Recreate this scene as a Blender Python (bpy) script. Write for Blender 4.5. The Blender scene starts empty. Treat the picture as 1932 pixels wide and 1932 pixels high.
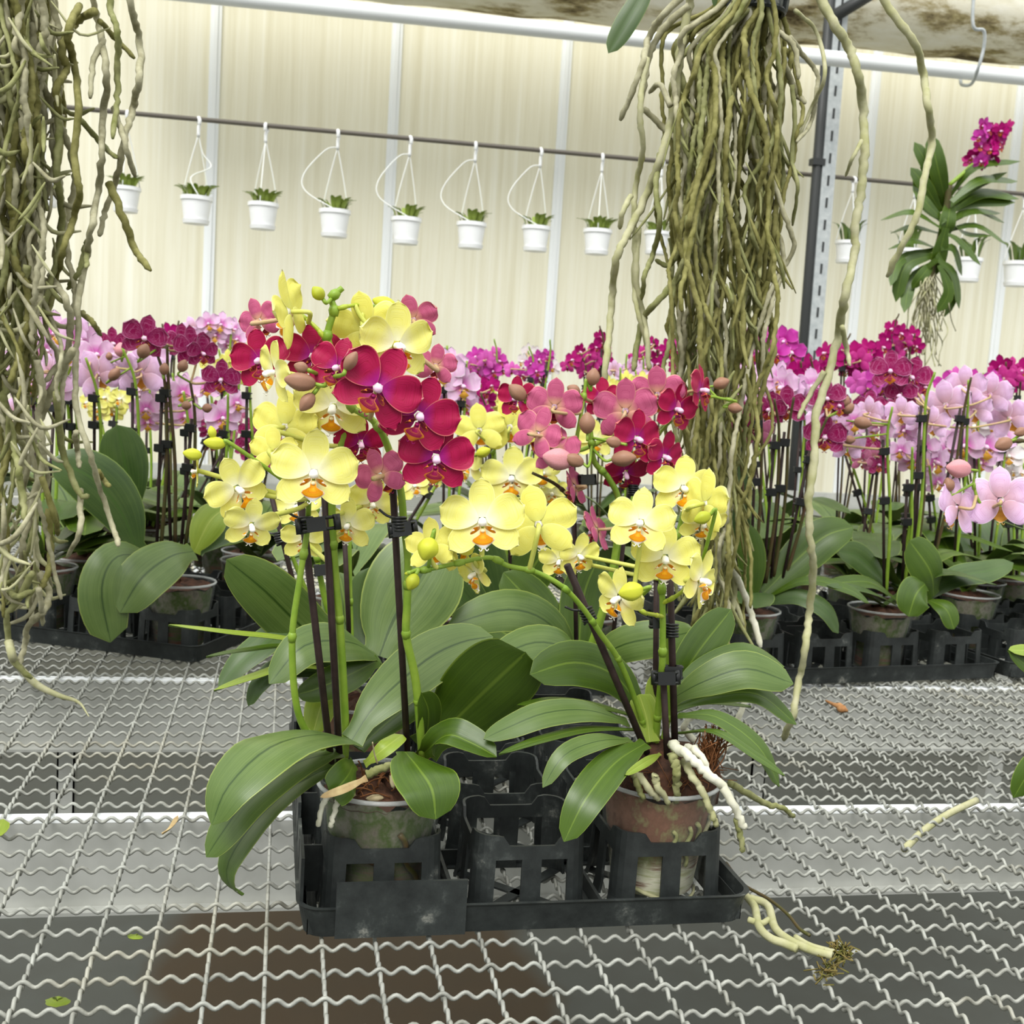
import bpy, math, random
import numpy as np
from mathutils import Vector, Matrix

rnd = random.Random(7)
C = bpy.context.scene.collection
ZB = 0.75                       # bench top above the floor
V = Vector

# ------------------------------------------------------------------ camera (fitted to the wire mesh of the bench)
FPX, PITCH, ROLL, YAW, SC = 2200.6, .1131, .0617, .196, .035
HC = 10.618 * SC
CAM = V((0, 0, ZB + HC))
FW = V((math.sin(YAW) * math.cos(PITCH), math.cos(YAW) * math.cos(PITCH), -math.sin(PITCH)))
_r0 = V((math.cos(YAW), -math.sin(YAW), 0)); _u0 = _r0.cross(FW)
RT = math.cos(ROLL) * _r0 + math.sin(ROLL) * _u0
UP = -math.sin(ROLL) * _r0 + math.cos(ROLL) * _u0
cd = bpy.data.cameras.new('camera'); cam = bpy.data.objects.new('camera', cd); C.objects.link(cam)
cd.sensor_width = 36; cd.lens = 36 * FPX / 1932; cd.dof.use_dof = True; cd.dof.focus_distance = .76; cd.dof.aperture_fstop = 26; cd.clip_start = .05; cd.clip_end = 60
cam.matrix_world = Matrix(((RT.x, UP.x, -FW.x, CAM.x), (RT.y, UP.y, -FW.y, CAM.y), (RT.z, UP.z, -FW.z, CAM.z), (0, 0, 0, 1)))
bpy.context.scene.camera = cam

def ray(x, y): return FW + RT * ((x - 966) / FPX) - UP * ((y - 966) / FPX)
def P(x, y, Y):                 # the point at depth Y seen at photo pixel x, y
    d = ray(x, y); return CAM + d * (Y / d.y)
def PZ(x, y, z=0.0):            # the point at height z above the bench
    d = ray(x, y); return CAM + d * ((z - HC) / d.z)
def mpp(p): return (p - CAM).dot(FW) / FPX      # metres per pixel there

# ------------------------------------------------------------------ materials
def lin(c):
    return tuple(((v / 255) / 12.92 if v / 255 <= .04045 else ((v / 255 + .055) / 1.055) ** 2.4) for v in c) + (1,)
class NM:
    def __init__(s, name, rough=.6, spec=.3):
        s.m = bpy.data.materials.new(name); s.m.use_nodes = True
        s.t = s.m.node_tree; s.n = s.t.nodes; s.b = s.n['Principled BSDF']; s.out = s.n['Material Output']
        s.b.inputs['Roughness'].default_value = rough; s.b.inputs['Specular IOR Level'].default_value = spec
    def node(s, ty, **kw):
        n = s.n.new(ty)
        for k, v in kw.items():
            if k[0] == 'i' and k[1:].isdigit(): n.inputs[int(k[1:])].default_value = v
            else: setattr(n, k, v)
        return n
    def link(s, a, b): s.t.links.new(a, b)
    def coord(s, kind, scale=(1, 1, 1)):
        tc = s.node('ShaderNodeTexCoord'); mp = s.node('ShaderNodeMapping')
        mp.inputs['Scale'].default_value = scale; s.link(tc.outputs[kind], mp.inputs[0]); return mp.outputs[0]
    def noise(s, vec, scale=5, detail=3, rough=.5):
        n = s.node('ShaderNodeTexNoise'); n.inputs['Scale'].default_value = scale; n.inputs['Detail'].default_value = detail
        n.inputs['Roughness'].default_value = rough
        if vec: s.link(vec, n.inputs['Vector'])
        return n.outputs['Fac']
    def ramp(s, fac, stops):
        r = s.node('ShaderNodeValToRGB'); e = r.color_ramp.elements
        while len(e) < len(stops): e.new(.5)
        for el, (p, c) in zip(e, stops): el.position = p; el.color = lin(c) if len(c) == 3 else c
        s.link(fac, r.inputs[0]); return r.outputs[0]
    def mix(s, fac, a, b, mode='MIX'):
        n = s.node('ShaderNodeMix', data_type='RGBA', blend_type=mode)
        for sock, v in ((n.inputs['Factor'], fac), (n.inputs['A'], a), (n.inputs['B'], b)):
            if isinstance(v, (int, float)): sock.default_value = v
            elif isinstance(v, tuple): sock.default_value = lin(v) if len(v) == 3 else v
            else: s.link(v, sock)
        return n.outputs['Result']
    def math(s, op, a, b=None):
        n = s.node('ShaderNodeMath', operation=op)
        for i, v in enumerate((a, b)):
            if v is None: continue
            if isinstance(v, (int, float)): n.inputs[i].default_value = v
            else: s.link(v, n.inputs[i])
        return n.outputs[0]
    def color(s, c):
        if isinstance(c, tuple): s.b.inputs['Base Color'].default_value = lin(c)
        else: s.link(c, s.b.inputs['Base Color'])
        s.c = c
        return s
    def bump(s, h, strength=.3, dist=.002):
        b = s.node('ShaderNodeBump'); b.inputs['Strength'].default_value = strength; b.inputs['Distance'].default_value = dist
        s.link(h, b.inputs['Height']); s.link(b.outputs[0], s.b.inputs['Normal']); return s
    def translucent(s, fac):
        t = s.node('ShaderNodeBsdfTranslucent'); mx = s.node('ShaderNodeMixShader'); mx.inputs[0].default_value = fac
        if isinstance(s.c, tuple): t.inputs[0].default_value = lin(s.c)
        else: s.link(s.c, t.inputs[0])
        s.link(s.b.outputs[0], mx.inputs[1]); s.link(t.outputs[0], mx.inputs[2]); s.link(mx.outputs[0], s.out.inputs[0]); return s
M = {}
def plain(name, c, rough=.6, spec=.3, metal=0, var=None, scale=30, bump=0):
    m = NM(name, rough, spec); m.b.inputs['Metallic'].default_value = metal
    if var:
        f = m.noise(m.coord('Object'), scale, 4, .6); m.color(m.ramp(f, [(.3, c), (.7, var)]))
        if bump: m.bump(f, bump)
    else: m.color(c)
    M[name] = m.m; return m

def petal_mat(name, main, centre, edge, back=False, vein=None, e0=.93, c0=.08, c1=.32, tr=.25, veinamt=.5, lohi=(.4, .65)):
    m = NM(name, .45, .25)
    tc = m.node('ShaderNodeTexCoord'); sp = m.node('ShaderNodeSeparateXYZ'); m.link(tc.outputs['UV'], sp.inputs[0])
    u, e = sp.outputs[0], sp.outputs[1]
    mp = m.node('ShaderNodeMapping'); mp.inputs['Scale'].default_value = (1.5, 16, 1); m.link(tc.outputs['UV'], mp.inputs[0])
    nz = m.noise(mp.outputs[0], 2.2, 2)
    col = main
    if vein: col = m.mix(m.math('MULTIPLY', m.ramp(nz, [(lohi[0], (0, 0, 0)), (lohi[1], (255, 255, 255))]), veinamt), main, vein)
    mr = m.node('ShaderNodeMapRange'); mr.inputs[1].default_value = c0; mr.inputs[2].default_value = c1; m.link(u, mr.inputs[0])
    col = m.mix(mr.outputs[0], centre, col)
    me = m.node('ShaderNodeMapRange'); me.inputs[1].default_value = e0; me.inputs[2].default_value = min(1.0, e0 + .06); m.link(e, me.inputs[0])
    col = m.mix(me.outputs[0], col, edge)
    m.color(col); m.bump(nz, .25, .0012); m.translucent(tr); M[name] = m.m
def leaf_mat(name, a, b, rib, edge, rough=.36):
    m = NM(name, rough, .45)
    tc = m.node('ShaderNodeTexCoord'); sp = m.node('ShaderNodeSeparateXYZ'); m.link(tc.outputs['UV'], sp.inputs[0])
    mp = m.node('ShaderNodeMapping'); mp.inputs['Scale'].default_value = (1.2, 45, 1); m.link(tc.outputs['UV'], mp.inputs[0])
    nz = m.noise(mp.outputs[0], 1.0, 3); n2 = m.noise(m.coord('Object'), 22, 3)
    c = m.mix(m.ramp(m.math('ADD', m.math('MULTIPLY', nz, .55), m.math('MULTIPLY', n2, .45)), [(.35, (0, 0, 0)), (.66, (255, 255, 255))]), a, b)
    d = m.math('ABSOLUTE', m.math('SUBTRACT', sp.outputs[1], .5))
    mr = m.node('ShaderNodeMapRange'); mr.inputs[1].default_value = .012; mr.inputs[2].default_value = .03; m.link(d, mr.inputs[0])
    c = m.mix(mr.outputs[0], rib, c)
    me = m.node('ShaderNodeMapRange'); me.inputs[1].default_value = .478; me.inputs[2].default_value = .492; m.link(d, me.inputs[0])
    c = m.mix(me.outputs[0], c, edge)
    m.color(c); m.bump(nz, .12, .001); m.translucent(.1); M[name] = m.m

petal_mat('yellow_petal', (250, 247, 152), (252, 251, 226), (251, 248, 176), vein=(244, 240, 116), veinamt=.7, c0=.04, c1=.42, tr=.3)
petal_mat('yellow_petal_back', (245, 240, 132), (230, 228, 126), (249, 246, 164), vein=(236, 228, 96), veinamt=.6)
petal_mat('red_petal', (172, 16, 74), (160, 20, 120), (226, 128, 120), vein=(150, 8, 52), e0=.945, veinamt=.7, tr=.15)
petal_mat('red_petal_back', (200, 98, 136), (212, 156, 134), (224, 156, 146), vein=(176, 70, 112), veinamt=.8, tr=.15)
petal_mat('pink_petal', (245, 212, 240), (224, 124, 204), (251, 236, 248), vein=(236, 180, 230), veinamt=.7, c0=.1, c1=.42)
petal_mat('pink_petal_back', (240, 208, 242), (206, 164, 176), (248, 230, 246), vein=(214, 164, 204), veinamt=.7, c0=.1, c1=.65)
petal_mat('striped_petal', (150, 8, 84), (150, 10, 90), (230, 160, 204), vein=(230, 146, 200), veinamt=.75, e0=.945, lohi=(.52, .64))
petal_mat('striped_petal_back', (196, 116, 150), (170, 110, 110), (230, 190, 200), vein=(166, 70, 110), veinamt=.7)
petal_mat('magenta_petal', (214, 74, 184), (190, 30, 150), (232, 130, 210), vein=(200, 50, 168), veinamt=.5)
petal_mat('magenta_petal_back', (214, 100, 186), (200, 80, 160), (232, 130, 210), vein=(200, 70, 168), veinamt=.5)
petal_mat('crimson_petal', (186, 16, 122), (170, 10, 110), (206, 50, 150), vein=(166, 6, 104), veinamt=.5)
petal_mat('crimson_petal_back', (196, 50, 140), (180, 40, 120), (210, 80, 160), vein=(176, 30, 120), veinamt=.5)
petal_mat('white_petal', (244, 238, 240), (240, 220, 230), (248, 244, 246), vein=(238, 226, 234), veinamt=.5)
petal_mat('white_petal_back', (236, 230, 226), (220, 214, 190), (244, 240, 240), vein=(228, 214, 214), veinamt=.5)
petal_mat('yellow_lip', (246, 180, 24), (253, 240, 190), (255, 253, 248), vein=(228, 112, 6), e0=.8, veinamt=.8, c0=.0, c1=.2, lohi=(.45, .6))
petal_mat('red_lip', (150, 10, 74), (150, 20, 90), (216, 132, 44), vein=(222, 130, 30), e0=.74, veinamt=.7, c0=.1, c1=.35, lohi=(.5, .62))
petal_mat('pink_lip', (236, 186, 70), (244, 210, 120), (246, 226, 210), vein=(220, 130, 60), e0=.92, veinamt=.6)
plain('yellow_column', (255, 250, 238), .5); plain('red_column', (240, 196, 226), .5)
leaf_mat('leaf_top', (68, 92, 36), (99, 120, 60), (48, 72, 22), (136, 150, 72))
leaf_mat('leaf_dark', (52, 76, 12), (74, 100, 22), (96, 120, 36), (112, 134, 46))
leaf_mat('leaf_under', (92, 120, 46), (110, 136, 60), (132, 152, 76), (150, 166, 84), .5)
leaf_mat('leaf_young', (118, 142, 42), (144, 162, 58), (156, 170, 76), (170, 178, 88))
leaf_mat('leaf_lime', (136, 160, 58), (166, 186, 84), (150, 172, 76), (180, 194, 100))
leaf_mat('leaf_back', (50, 74, 32), (78, 100, 48), (64, 92, 36), (116, 138, 64))
plain('stem_green', (112, 146, 40), .45, .4, var=(140, 166, 58), scale=60)
plain('stem_yellow', (176, 186, 60), .45, .4, var=(150, 172, 52), scale=60)
plain('stem_dark', (70, 76, 34), .5, .3, var=(84, 60, 44), scale=60)
plain('pedicel_pink', (196, 158, 134), .45, .3, var=(176, 160, 100), scale=80)
plain('bench_grey', (120, 122, 116), .6, .3)
plain('pedicel', (206, 206, 110), .45, .3, var=(186, 192, 84), scale=80)
plain('stake', (38, 26, 24), .6, .3, var=(58, 42, 40), scale=90)
plain('clip', (22, 24, 24), .35, .5)
plain('bud_tan', (136, 108, 78), .5, .3, var=(160, 112, 98), scale=70)
plain('bud_yellow', (206, 204, 62), .5, .3, var=(178, 188, 50), scale=60)
plain('bud_green', (150, 164, 40), .5, .3, var=(176, 176, 50), scale=60)
plain('bud_pink', (212, 150, 168), .5, .3, var=(196, 130, 120), scale=60)
m = plain('black_plastic', (34, 37, 36), .48, .4)
nz = m.noise(m.coord('Object'), 38, 6, .7); m.color(m.ramp(nz, [(.3, (26, 29, 29)), (.56, (44, 48, 47)), (.64, (64, 68, 66)), (.73, (132, 132, 124))])); m.bump(nz, .15)
m = plain('wire', (176, 178, 170), .5, .4)
nz = m.noise(m.coord('Object'), 55, 5, .65); n2 = m.noise(m.coord('Object'), 6, 3)
m.color(m.mix(m.ramp(n2, [(.56, (0, 0, 0)), (.7, (120, 120, 120))]), m.ramp(nz, [(.28, (108, 108, 100)), (.5, (146, 147, 140)), (.75, (170, 172, 165))]), (168, 154, 112)))
m.b.inputs['Metallic'].default_value = .15; m.bump(nz, .2, .001)
plain('aluminium', (196, 197, 192), .42, .5, metal=.35, var=(170, 171, 165), scale=14)
plain('galvanised', (168, 174, 176), .45, .5, metal=.3, var=(196, 200, 200), scale=40)
plain('dark_metal', (52, 54, 54), .5, .4)
plain('white_paint_and_skylight', (240, 243, 244), .4, .4)  # paint of trims and pipe; on beam flanges it stands for sky light
plain('white_plastic', (246, 247, 248), .45, .4)
plain('strap_plastic', (244, 245, 242), .5, .3)
plain('rod_metal', (98, 92, 84), .5, .4)
plain('bark', (38, 26, 20), .8, .2, var=(84, 54, 38), scale=110, bump=.8)
plain('fibre', (92, 58, 34), .9, .1, var=(126, 84, 54), scale=120)
plain('bark_chip', (196, 186, 150), .8, .1, var=(150, 130, 96), scale=90)
plain('root_white', (192, 190, 166), .7, .2, var=(218, 216, 200), scale=90, bump=.2)
plain('root_green', (110, 114, 62), .75, .2, var=(154, 154, 110), scale=75, bump=.4)
plain('root_olive', (100, 98, 46), .75, .2, var=(146, 142, 90), scale=85, bump=.4)
plain('root_grey', (136, 132, 102), .75, .2, var=(184, 180, 152), scale=80, bump=.4)
plain('root_pale', (184, 181, 150), .7, .2, var=(156, 156, 108), scale=60, bump=.3)
plain('moss', (84, 92, 40), .9, .1, var=(130, 110, 70), scale=150, bump=.6)
plain('dry_brown', (150, 102, 64), .8, .1, var=(184, 140, 96), scale=120)
plain('dry_leaf', (196, 178, 132), .8, .1, var=(150, 120, 84), scale=80)
# clear pot
def clear(name, tint, fac):
    m = NM(name, .12, .5); m.color(tint)
    t = m.node('ShaderNodeBsdfTransparent'); mx = m.node('ShaderNodeMixShader')
    fr = m.node('ShaderNodeLayerWeight'); fr.inputs[0].default_value = .35
    mr = m.node('ShaderNodeMapRange'); mr.inputs[3].default_value = fac; mr.inputs[4].default_value = min(1, fac + .22); m.link(fr.outputs['Facing'], mr.inputs[0])
    m.link(mr.outputs[0], mx.inputs[0]); m.link(t.outputs[0], mx.inputs[1]); m.link(m.b.outputs[0], mx.inputs[2]); m.link(mx.outputs[0], m.out.inputs[0])
    M[name] = m.m
clear('clear_plastic', (150, 156, 152), .015)
clear('clear_rim', (206, 210, 208), .35)
def medium(name, cols, sc, low=None):
    m = NM(name, .8, .15); v = m.coord('Object', (1, 1, .8)); nz = m.noise(v, sc, 5, .65)
    col = m.ramp(nz, [(.28 + .11 * i, c) for i, c in enumerate(cols)])
    if low:
        sp = m.node('ShaderNodeSeparateXYZ'); m.link(m.coord('Object'), sp.inputs[0])
        mr = m.node('ShaderNodeMapRange'); mr.inputs[1].default_value = ZB + .030; mr.inputs[2].default_value = ZB + .048
        m.link(m.math('ADD', sp.outputs[2], m.math('MULTIPLY', m.math('SUBTRACT', nz, .5), .06)), mr.inputs[0])
        bands = m.noise(m.coord('Object', (.35, .35, 2.4)), sc * 2, 4, .6)
        col = m.mix(mr.outputs[0], m.ramp(bands, [(.28 + .11 * i, c) for i, c in enumerate(low)]), col)
    m.color(col); m.bump(nz, .5, .003); M[name] = m.m
medium('medium_green', [(52, 46, 38), (104, 98, 84), (66, 84, 28), (122, 118, 104), (84, 78, 62)], 30, [(60, 52, 42), (112, 72, 56), (92, 82, 64), (76, 90, 36), (150, 148, 128)])
medium('medium_brown', [(80, 50, 38), (132, 94, 74), (108, 74, 56), (132, 138, 90), (190, 186, 156)], 26, [(196, 194, 166), (118, 78, 60), (212, 210, 186), (168, 172, 130), (120, 82, 64)])
medium('medium_pale', [(150, 148, 110), (120, 76, 58), (206, 204, 178), (170, 172, 128), (128, 86, 66)], 24)
# wall: cream twin-wall sheet with upright streaks
m = NM('wall_sheet', .55, .25); v = m.coord('Object', (1, 1, .022)); nz = m.noise(v, 26, 5, .7)
v2 = m.coord('Object', (.45, 1, .35)); n2 = m.noise(v2, 1.6, 2)
c = m.ramp(nz, [(.3, (220, 214, 187)), (.5, (233, 229, 207)), (.7, (243, 241, 226))])
m.color(m.mix(m.ramp(n2, [(.4, (0, 0, 0)), (.7, (90, 90, 90))]), c, (214, 209, 186))); M['wall_sheet'] = m.m
m = NM('log_skin', .85, .15); v = m.coord('Object', (.6, 1.6, 1.6)); nz = m.noise(v, 4.5, 6, .68); n2 = m.noise(v, 15, 4)
c = m.ramp(nz, [(.34, (80, 68, 48)), (.42, (176, 162, 122)), (.50, (236, 230, 208)), (.75, (250, 248, 238))])
m.color(m.mix(m.ramp(n2, [(.55, (0, 0, 0)), (.75, (140, 140, 140))]), c, (170, 160, 80))); m.bump(nz, .4, .01); M['log_skin'] = m.m
m = NM('floor_slab', .6, .3); v = m.coord('Object', (.5, 1.4, 1)); nz = m.noise(v, 1.7, 4); n2 = m.noise(m.coord('Object'), 14, 5)
sp = m.node('ShaderNodeSeparateXYZ'); m.link(m.coord('Object'), sp.inputs[0])
e1 = m.math('POWER', m.math('DIVIDE', m.math('SUBTRACT', sp.outputs[0], .16), .52), 2); e2 = m.math('POWER', m.math('DIVIDE', m.math('SUBTRACT', sp.outputs[1], 2.0), .75), 2)
dd_ = m.math('ADD', m.math('ADD', e1, e2), m.math('MULTIPLY', nz, .9))
c = m.mix(m.ramp(dd_, [(.85, (0, 0, 0)), (1.0, (255, 255, 255))]), (66, 52, 34), (78, 81, 77))
m.color(m.mix(m.math('MULTIPLY', n2, .5), c, (56, 52, 44))); M['floor_slab'] = m.m

# ------------------------------------------------------------------ mesh builder
class MB:
    def __init__(s): s.sharp = False; s.v = []; s.f = []; s.m = []; s.uv = []; s.sm = []
    def face(s, idx, mat=0, uv=None, smooth=True):
        s.f.append(tuple(idx)); s.m.append(mat); s.uv.append(uv); s.sm.append(smooth)
    def tube(s, pts, rad, seg=6, mat=0, cap=True, closed=False):
        pts = [V(p) for p in pts]; n = len(pts); b0 = len(s.v)
        if not hasattr(rad, '__len__'): rad = [rad] * n
        prev = None
        for i, p in enumerate(pts):
            t = (pts[min(i + 1, n - 1)] - pts[max(i - 1, 0)])
            if closed: t = pts[(i + 1) % n] - pts[i - 1]
            t = t.normalized() if t.length > 1e-9 else V((0, 0, 1))
            if prev is None:
                a = V((0, 0, 1)) if abs(t.z) < .8 else V((1, 0, 0)); prev = t.cross(a).normalized()
            else:
                prev = prev - t * prev.dot(t); prev = prev.normalized() if prev.length > 1e-6 else t.orthogonal().normalized()
            q = t.cross(prev)
            for k in range(seg):
                a = 2 * math.pi * k / seg; s.v.append(p + (prev * math.cos(a) + q * math.sin(a)) * rad[i])
        for i in range(n if closed else n - 1):
            for k in range(seg):
                k2 = (k + 1) % seg; j = (i + 1) % n
                s.face((b0 + i * seg + k, b0 + i * seg + k2, b0 + j * seg + k2, b0 + j * seg + k), mat)
        if cap and not closed:
            s.face([b0 + k for k in range(seg)][::-1], mat); s.face([b0 + (n - 1) * seg + k for k in range(seg)], mat)
        return s
    def box(s, lo, hi, mat=0, mtx=None):
        b = len(s.v)
        for z in (lo[2], hi[2]):
            for x, y in ((lo[0], lo[1]), (hi[0], lo[1]), (hi[0], hi[1]), (lo[0], hi[1])):
                p = V((x, y, z)); s.v.append(mtx @ p if mtx else p)
        for f in ((3, 2, 1, 0), (4, 5, 6, 7), (0, 1, 5, 4), (1, 2, 6, 5), (2, 3, 7, 6), (3, 0, 4, 7)):
            s.face([b + i for i in f], mat, None, False)
        return s
    def lathe(s, prof, seg=32, mat=0, c=(0, 0, 0), sq=0):
        b = len(s.v); c = V(c); s.sharp = True
        for r, z in prof:
            for k in range(seg):
                a = 2 * math.pi * k / seg; s.v.append(c + V((r * math.cos(a), r * math.sin(a), z)))
        for i in range(len(prof) - 1):
            for k in range(seg):
                k2 = (k + 1) % seg
                s.face((b + i * seg + k, b + i * seg + k2, b + (i + 1) * seg + k2, b + (i + 1) * seg + k), mat)
        return s
    def blob(s, c, rad, axes=None, n=10, mat=0, jit=0, point=0):
        c = V(c); b = len(s.v); rings = n // 2 + 2
        ax = axes or (V((1, 0, 0)), V((0, 1, 0)), V((0, 0, 1)))
        for i in range(rings):
            th = math.pi * (i + .0001 if i == 0 else (i - .0001 if i == rings - 1 else i)) / (rings - 1)
            for k in range(n):
                a = 2 * math.pi * k / n
                g = 1 + (rnd.uniform(-jit, jit) if jit else 0)
                rr = math.sin(th) * g * (1 - .12 * max(0, math.cos(3 * a)) ** 4 if point else 1); zz = math.cos(th)
                if point: rr *= 1 - .42 * max(0, zz) ** 1.5 * point + .06 * min(0, zz)
                s.v.append(c + ax[0] * (rr * math.cos(a) * rad[0]) + ax[1] * (rr * math.sin(a) * rad[1]) + ax[2] * (zz * rad[2] * (g if jit else 1)))
        for i in range(rings - 1):
            for k in range(n):
                k2 = (k + 1) % n
                s.face((b + i * n + k, b + (i + 1) * n + k, b + (i + 1) * n + k2, b + i * n + k2), mat)
        return s
    def mesh(s, name, mats):
        me = bpy.data.meshes.new(name); me.from_pydata([tuple(v) for v in s.v], [], s.f)
        for mm in mats: me.materials.append(M[mm])
        me.polygons.foreach_set('material_index', s.m); me.polygons.foreach_set('use_smooth', s.sm)
        if any(s.uv):
            uvl = me.uv_layers.new(name='UVMap'); arr = []
            for f, uv in zip(s.f, s.uv):
                for i in range(len(f)): arr += (uv[i] if uv else (0, 0))
            uvl.data.foreach_set('uv', arr)
        me.validate(); me.update()
        if s.sharp: me.set_sharp_from_angle(angle=.7)
        return me
    def build(s, name, mats, parent=None):
        return link(name, s.mesh(name, [mats] if isinstance(mats, str) else mats), parent)
def link(name, me, parent=None, mtx=None):
    o = bpy.data.objects.new(name, me); C.objects.link(o)
    if parent: o.parent = parent; o.matrix_parent_inverse = Matrix.Translation(-parent.location) if parent.get('_t') else Matrix()
    if mtx is not None: o.matrix_basis = mtx
    return o
def tag(o, label, cat=None, group=None, kind=None):
    if label: o['label'] = label
    if cat: o['category'] = cat
    if group: o['group'] = group
    if kind: o['kind'] = kind
    return o
def thing(name, loc, label, cat, group=None):      # Empty whose children keep world coordinates
    o = bpy.data.objects.new(name, None); C.objects.link(o); o.location = loc; o.empty_display_size = .02; o['_t'] = 1
    return tag(o, label, cat, group)
def cr(pts, n=8):
    pts = [V(p) for p in pts]
    if len(pts) < 3: 
        return [pts[0].lerp(pts[-1], i / n) for i in range(n + 1)]
    q = [pts[0] * 2 - pts[1]] + pts + [pts[-1] * 2 - pts[-2]]; out = []
    for i in range(1, len(q) - 2):
        for k in range(n):
            t = k / n; a, b, c, d = q[i - 1], q[i], q[i + 1], q[i + 2]
            out.append(.5 * ((2 * b) + (c - a) * t + (2 * a - 5 * b + 4 * c - d) * t * t + (3 * b - a - 3 * c + d) * t ** 3))
    out.append(pts[-1]); return out

# ------------------------------------------------------------------ flowers
def petal(mb, ang, L, W, a, b, cup, curl, z0, base=.1, mf=0, mbk=1, nu=8, nv=6, ripple=0, seed=0, th=.018, twist=0):
    r = random.Random(seed); pk = (a / (a + b)) ** a * (b / (a + b)) ** b
    ca, sa = math.cos(ang), math.sin(ang); ph = r.uniform(0, 6)
    st = len(mb.v)
    for side in (0, 1):
        for i in range(nu + 1):
            u = i / nu; uu = .03 + .97 * u
            w = W * (uu ** a) * ((1.0001 - uu) ** b) / pk
            for j in range(nv + 1):
                v = 2 * j / nv - 1
                x = v * w; y = base + u * L - .06 * L * v * v * u
                z = z0 + cup * (v * v) * w * .8 - curl * u * u * L + ripple * math.sin(5 * v + ph + 3 * u) * u * .04 + twist * v * u * w
                if side: z -= th * (.3 + .7 * math.sin(math.pi * min(1, max(0, u * .9 + .05))) * (1 - v * v * .9))
                mb.v.append(V((x * ca + y * sa, -x * sa + y * ca, z)))
    n1 = (nu + 1) * (nv + 1)
    def uv(i, j): return (i / nu, max(abs(2 * j / nv - 1) ** .8, i / nu))
    for i in range(nu):
        for j in range(nv):
            q = [(i, j), (i, j + 1), (i + 1, j + 1), (i + 1, j)]
            idx = [st + a_ * (nv + 1) + b_ for a_, b_ in q]
            mb.face(idx[::-1], mf, [uv(*k) for k in q][::-1])
            mb.face([k + n1 for k in idx], mbk, [uv(*k) for k in q])
def flower_mesh(kind, seed, hi=True):
    r = random.Random(seed); mb = MB(); nu, nv = (13, 8) if hi else (5, 4)
    R = math.radians; j = lambda s: r.uniform(-s, s)
    cl = r.uniform(-.06, .2)
    wide = {'yellow': .40, 'red': .43, 'pink': .46, 'striped': .42, 'magenta': .44, 'crimson': .40, 'white': .46}[kind]
    # sepals (behind), then the two broad petals
    petal(mb, R(0 + j(5)), .92, .30 + j(.02), .62, .5, .25, .02 + j(.08), -.05, nu=nu, nv=nv, seed=seed)
    for sg in (-1, 1):
        petal(mb, R(sg * (128 + j(6))), .90, .30 + j(.02), .62, .48, .22, cl + j(.06), -.05, nu=nu, nv=nv, seed=seed + 1, twist=.1 * sg)
        petal(mb, R(sg * (68 + j(5))), .93, wide + j(.02), .72, .40, .12 + j(.1), cl * .7 + j(.13), 0.0, nu=nu, nv=nv, seed=seed + sg + 5, ripple=1)
    return mb
def lip_mesh(kind, hi=True):
    mb = MB(); nu, nv = (8, 6) if hi else (4, 2)
    # mid lobe: tongue running forward and down, turned-up tip
    def sheet(f, mat=0, th=.014):
        st = len(mb.v)
        for s_ in (0, 1):
            for i in range(nu + 1):
                for jj in range(nv + 1):
                    p = f(i / nu, 2 * jj / nv - 1); mb.v.append(p - V((0, 0, th * s_)))
        n1 = (nu + 1) * (nv + 1)
        for i in range(nu):
            for jj in range(nv):
                q = [(i, jj), (i, jj + 1), (i + 1, jj + 1), (i + 1, jj)]; idx = [st + a * (nv + 1) + b for a, b in q]
                uv = [(a / nu, max(abs(2 * b / nv - 1) * .85, a / nu)) for a, b in q]
                mb.face(idx[::-1], mat, uv[::-1]); mb.face([k + n1 for k in idx], mat, uv)
    def mid(u, v):
        w = .055 + .05 * u + (.17 * math.sin(math.pi * min(1, max(0, (u - .42) / .62))) if u > .42 else 0)
        return V((v * w, -.16 - .46 * u + .10 * v * v * u, .20 + .10 * math.sin(u * 2.6) - .02 * u + .05 * v * v - .05 * v * v * u))
    sheet(mid)
    for sg in (-1, 1):
        def side(u, v, sg=sg):      # upright ear curling round the column
            w = .13 * math.sin(math.pi * (.10 + .86 * u)) ** .8
            x = .05 + .20 * math.sin(u * 2.1); return V((sg * (x - .05 * v * u), -.13 - .24 * u + v * w * .55 + .16 * u * u, .10 + .24 * u + v * w * .5))
        sheet(side)
        mb.tube(cr([V((sg * .02, -.60, .22)), V((sg * .07, -.67, .24)), V((sg * .11, -.62, .29))], 4), [.012] * 8 + [.004], 4, 2)
    mb.blob((0, -.22, .25), (.055, .045, .05), n=8, mat=0)
    mb.tube(cr([V((0, -.01, .0)), V((0, .0, .12)), V((0, -.03, .25)), V((0, -.10, .31))], 4), [.085] * 5 + [.10] * 4 + [.105, .095, .07, .03], 8, 1)
    return mb
FK = {'yellow': ('yellow_petal', 'yellow_petal_back', 'yellow_lip', 'yellow_column'),
      'red': ('red_petal', 'red_petal_back', 'red_lip', 'red_column'),
      'pink': ('pink_petal', 'pink_petal_back', 'pink_lip', 'red_column'),
      'striped': ('striped_petal', 'striped_petal_back', 'red_lip', 'red_column'),
      'magenta': ('magenta_petal', 'magenta_petal_back', 'red_lip', 'red_column'),
      'crimson': ('crimson_petal', 'crimson_petal_back', 'red_lip', 'red_column'),
      'white': ('white_petal', 'white_petal_back', 'pink_lip', 'yellow_column')}
FT, LT = {}, {}
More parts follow.
